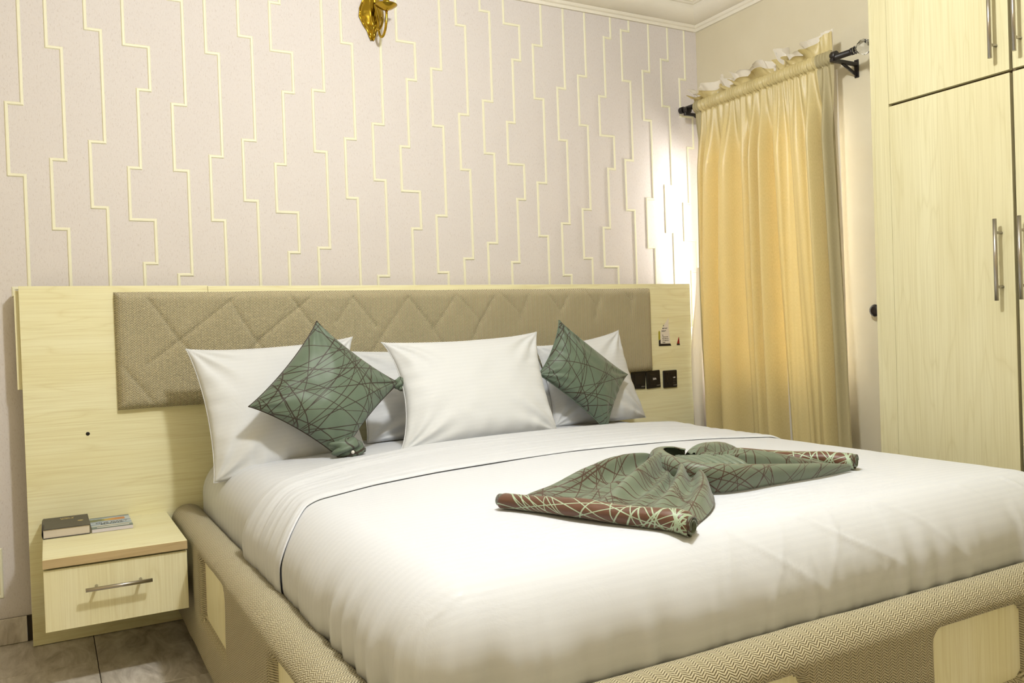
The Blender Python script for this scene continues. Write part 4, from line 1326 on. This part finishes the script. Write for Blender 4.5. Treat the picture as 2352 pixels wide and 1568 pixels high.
# white lining that hangs just behind and shows at the edges
def lining(name, ya0, ya1, yb, mat, dx):
    zs = np.linspace(2.06, 0.30, 70); sg = np.linspace(0, 1, 120)
    Sg, Zg_ = np.meshgrid(sg, zs, indexing='ij')
    f = np.clip((2.06 - Zg_) / 1.5, 0, 1)
    ya = ya0 + (ya1 - ya0) * sstep(0.45, 0.75, f)
    Y = ya + (yb - 0.008 * f - ya) * Sg
    Xx = RX + dx + 0.006 * np.sin(2 * PI * 9 * Sg + 0.5) * (0.4 + f)
    V = np.stack([Xx, Y, Zg_], -1).reshape(-1, 3)
    return mk(name, V, grid_faces(120, 70), mat, cur, np.stack([Sg, Zg_], -1).reshape(-1, 2))
lining('lining', -0.125, -0.115, -0.955, M_LINING, 0.050)
# free edge of the lining swinging out in front of the headboard end
zs = np.linspace(1.30, 0.45, 40); sg = np.linspace(0, 1, 10)
Sg, Zg_ = np.meshgrid(sg, zs, indexing='ij')
wid_ = 0.012 + 0.048 * sstep(1.28, 0.85, Zg_) - 0.012 * sstep(0.75, 0.5, Zg_)
V = np.stack([3.440 - wid_ * Sg, -0.112 + 0.012 * Sg + 0.003 * np.sin(Sg * 6 + Zg_ * 4), Zg_], -1).reshape(-1, 3)
mk('lining_edge', V, grid_faces(10, 40), M_LINING, cur, np.stack([Sg, Zg_], -1).reshape(-1, 2))
# ruffled heading: gold face with white lining, flopping forwards and back
def ruffle(name, mat, d, hscale, vis):
    n, m = 520, 18
    s = np.linspace(0, 1, n)[:, None]; t = np.linspace(0, 1, m)[None, :]
    stand = sstep(0.86, 0.97, s)                         # the right end stands straight up
    ph = 2 * PI * (9.5 * s + 0.55 * np.sin(6 * s + .5) + 0.25 * np.sin(19 * s))
    wv = (np.sin(ph) + 0.5 * np.sin(2.3 * ph + 1)) * (1 - 0.85 * stand)
    lean = (0.35 + 0.65 * (0.5 + 0.5 * np.sin(2 * PI * 2.6 * s + 0.4))) * (1 - stand)
    hgt = 0.078 * (hscale + (1.05 - hscale) * stand * vis) * (1 + 0.20 * np.sin(0.5 * ph + 1) * (1 - stand)) - 0.012 * (1 - stand) * (s < 0.5)
    X = RX - 0.002 + 0.024 * wv * t ** 0.8 - 0.042 * lean * t ** 1.6 + d * (0.4 + 0.6 * t)
    Y = -0.128 - 0.850 * s + 0.016 * np.cos(ph) * t * (1 - stand)
    Z = 2.122 + hgt * (t - 0.42 * lean * t ** 2.6) + 0.005 * np.sin(1.7 * ph) * t * (1 - stand)
    V = np.stack([X + 0 * Z, Y + 0 * Z, Z], -1).reshape(-1, 3)
    return mk(name, V, grid_faces(n, m), mat, cur, np.stack([s * 1.9 + 0 * t, Z], -1).reshape(-1, 2))
ruffle('ruffle', M_CURT, 0.0, 0.58, 1)
ruffle('ruffle_lining', M_LINING, 0.010, 1.22, 0)

# ------------------------------------------------------------------ wardrobe
WX = 3.127
wr = empty('wardrobe', (3.345, -2.2, 0), 'tall built-in pale laminate wardrobe with steel bar handles beside the curtain', 'wardrobe')
YW0 = -1.3975
YE = -3.15
box('carcass', WX + 0.0195, XR - 0.002, YE, YW0 - 0.0005, 0.0, 2.50, M_GAP, wr)
box('side_panel', WX + 0.0005, XR - 0.002, YW0 - 0.0005, YW0 + 0.012, 0.0, 2.50, M_WOODZ_DIMMED, wr, 0.001)
box('stile', WX, WX + 0.019, -1.4568, YW0 - 0.0008, 0.0, 2.50, M_WOODZ_DIMMED, wr, 0.0008)
box('plinth', WX + 0.004, WX + 0.019, YE, -1.4575, 0.0, 0.085, M_WOODZ_DIMMED, wr, 0.0008)
ZG = 1.7466
cols = [(-1.4575, -1.8760), (-1.8860, -2.3040), (-2.3140, -2.7320), (-2.7420, -3.148)]
for i, (ya, yb) in enumerate(cols):
    d_up = box('upper_door', WX, WX + 0.018, yb, ya, ZG + 0.0045, 2.495, M_WOODZ_DIMMED, wr, 0.001)
    d_lo = box('lower_door', WX, WX + 0.018, yb, ya, 0.090, ZG - 0.0045, M_WOODZ_DIMMED, wr, 0.001)
    hy = yb + 0.038 if i % 2 == 0 else ya - 0.026
    for dr, za_, zb_ in ((d_up, 1.792, 2.042), (d_lo, 1.053, 1.303)):
        tube('handle', [(WX - 0.034, hy, za_), (WX - 0.034, hy, zb_)], 0.0060, M_STEEL, dr, 14)
        for zp in (za_ + 0.042, zb_ - 0.042):
            tube('handle_post', [(WX + 0.001, hy, zp), (WX - 0.034, hy, zp)], 0.0045, M_STEEL, dr, 10)
box('cornice_board', WX, XR - .002, YE, YW0 + 0.012, 2.501, 2.52, M_WOODZ_DIMMED, wr, 0.001)

# black tie-back knob on the wall, partly behind the wardrobe edge
hk = empty('curtain_holdback', (XR, -1.05, 1.046), 'round black curtain holdback on the cream wall at the wardrobe edge', 'holdback')
lathe('base', [(0.022, 0), (0.022, -0.004), (0.012, -0.007)], (XR, -1.052, 1.047), M_IRON, hk, 24, 'X')
lathe('knob', [(0.010, -0.006), (0.010, -0.016), (0.024, -0.018), (0.026, -0.024), (0.022, -0.031), (0.012, -0.034), (0.006, -0.033)], (XR, -1.055, 1.045), M_IRON, hk, 28, 'X')

# ------------------------------------------------------------------ brass wall sconce (only its lower part is in the frame)
sc = empty('wall_sconce', (1.79, 0, 2.25), 'ornate polished brass candle sconce high on the wallpapered wall', 'sconce')
# backplate: leaf-shaped shield with embossed flutes
n, m = 60, 28
V = []
zt_, zb_ = 2.53, 2.252
for i in range(n):
    t = i / (n - 1)
    z = zb_ + (zt_ - zb_) * t
    wd = np.interp(t, [0, .06, .14, .22, .34, .46, .58, .68, .78, .88, .96, 1.0], [.004, .012, .019, .036, .052, .049, .036, .030, .040, .034, .018, .004])
    for j in range(m):
        a = j / (m - 1) * 2 - 1
        bulge = 0.030 * math.sqrt(max(0, 1 - a * a)) * min(1, wd / 0.03)
        flute = 0.004 * math.cos(a * 9 + t * 6) * (1 - abs(a)) + 0.003 * math.sin(t * 34) * abs(a)
        V.append((1.787 + wd * a, -0.001 - bulge - max(0, flute), z))
o = mk('back_plate', V, grid_faces(n, m), M_BRASS, sc); fix_normals(o)
# rim bead
pts = [V[i * m] for i in range(n)]
pts2 = [V[i * m + m - 1] for i in range(n)]
bm = bmesh.new(); bm_tube(bm, [(p[0], p[1] - .004, p[2]) for p in pts], 0.0035, 8); bm_tube(bm, [(p[0], p[1] - .004, p[2]) for p in pts2], 0.0035, 8)
bm_obj('rim', bm, M_BRASS, sc, smooth=True)
def arm(sgn, name, px_, py_, zp):
    pts = []
    x0_, y0_ = 1.787 + sgn * 0.006, -0.030
    for q in range(25):
        t = q / 24
        if t < 0.35:
            k = t / 0.35; pts.append((x0_ + sgn * .004 * k, y0_ - 0.030 * math.sin(k * PI / 2), 2.400 - 0.11 * k))
        else:
            k = (t - 0.35) / 0.65
            a = PI * k
            xx_ = x0_ + sgn * .004 + (px_ - x0_ - sgn * .004) * (1 - math.cos(a)) / 2
            yy_ = y0_ - 0.030 + (py_ - y0_ + 0.030) * (1 - math.cos(a)) / 2
            zz_ = 2.290 - 0.055 * math.sin(a) + (zp - 2.290) * (k ** 2.2)
            pts.append((xx_, yy_, zz_))
    tube(name, pts, 0.0052, M_BRASS, sc, 12)
for sgn, px_, py_ in ((1, 1.812, -0.118),):
    arm(sgn, 'arm', px_, py_, 2.345)
    lathe('drip_pan', [(0.006, -0.012), (0.010, -0.008), (0.024, -0.003), (0.042, 0.009), (0.045, 0.012), (0.042, 0.012), (0.022, 0.003), (0.010, 0.001)], (px_, py_, 2.352), M_BRASS, sc, 36)
    lathe('candle_cup', [(0.010, 0.0), (0.015, 0.006), (0.012, 0.02), (0.014, 0.035), (0.012, 0.040)], (px_, py_, 2.353), M_BRASS, sc, 24)
    tube('scroll', [(1.800 + 0.016 * math.cos(a), -0.055 - 0.03 * math.sin(a / 2), 2.335 - 0.055 * math.sin(a * 0.62) - 0.004 * a) for a in np.linspace(0, 3.6, 22)], 0.004, M_BRASS, sc, 10)
    lathe('candle_tube', [(0.010, 0.0), (0.010, 0.085), (0.004, 0.088)], (px_, py_, 2.392), plain('ivory tube', lin(226, 214, 188), .5), sc, 20)
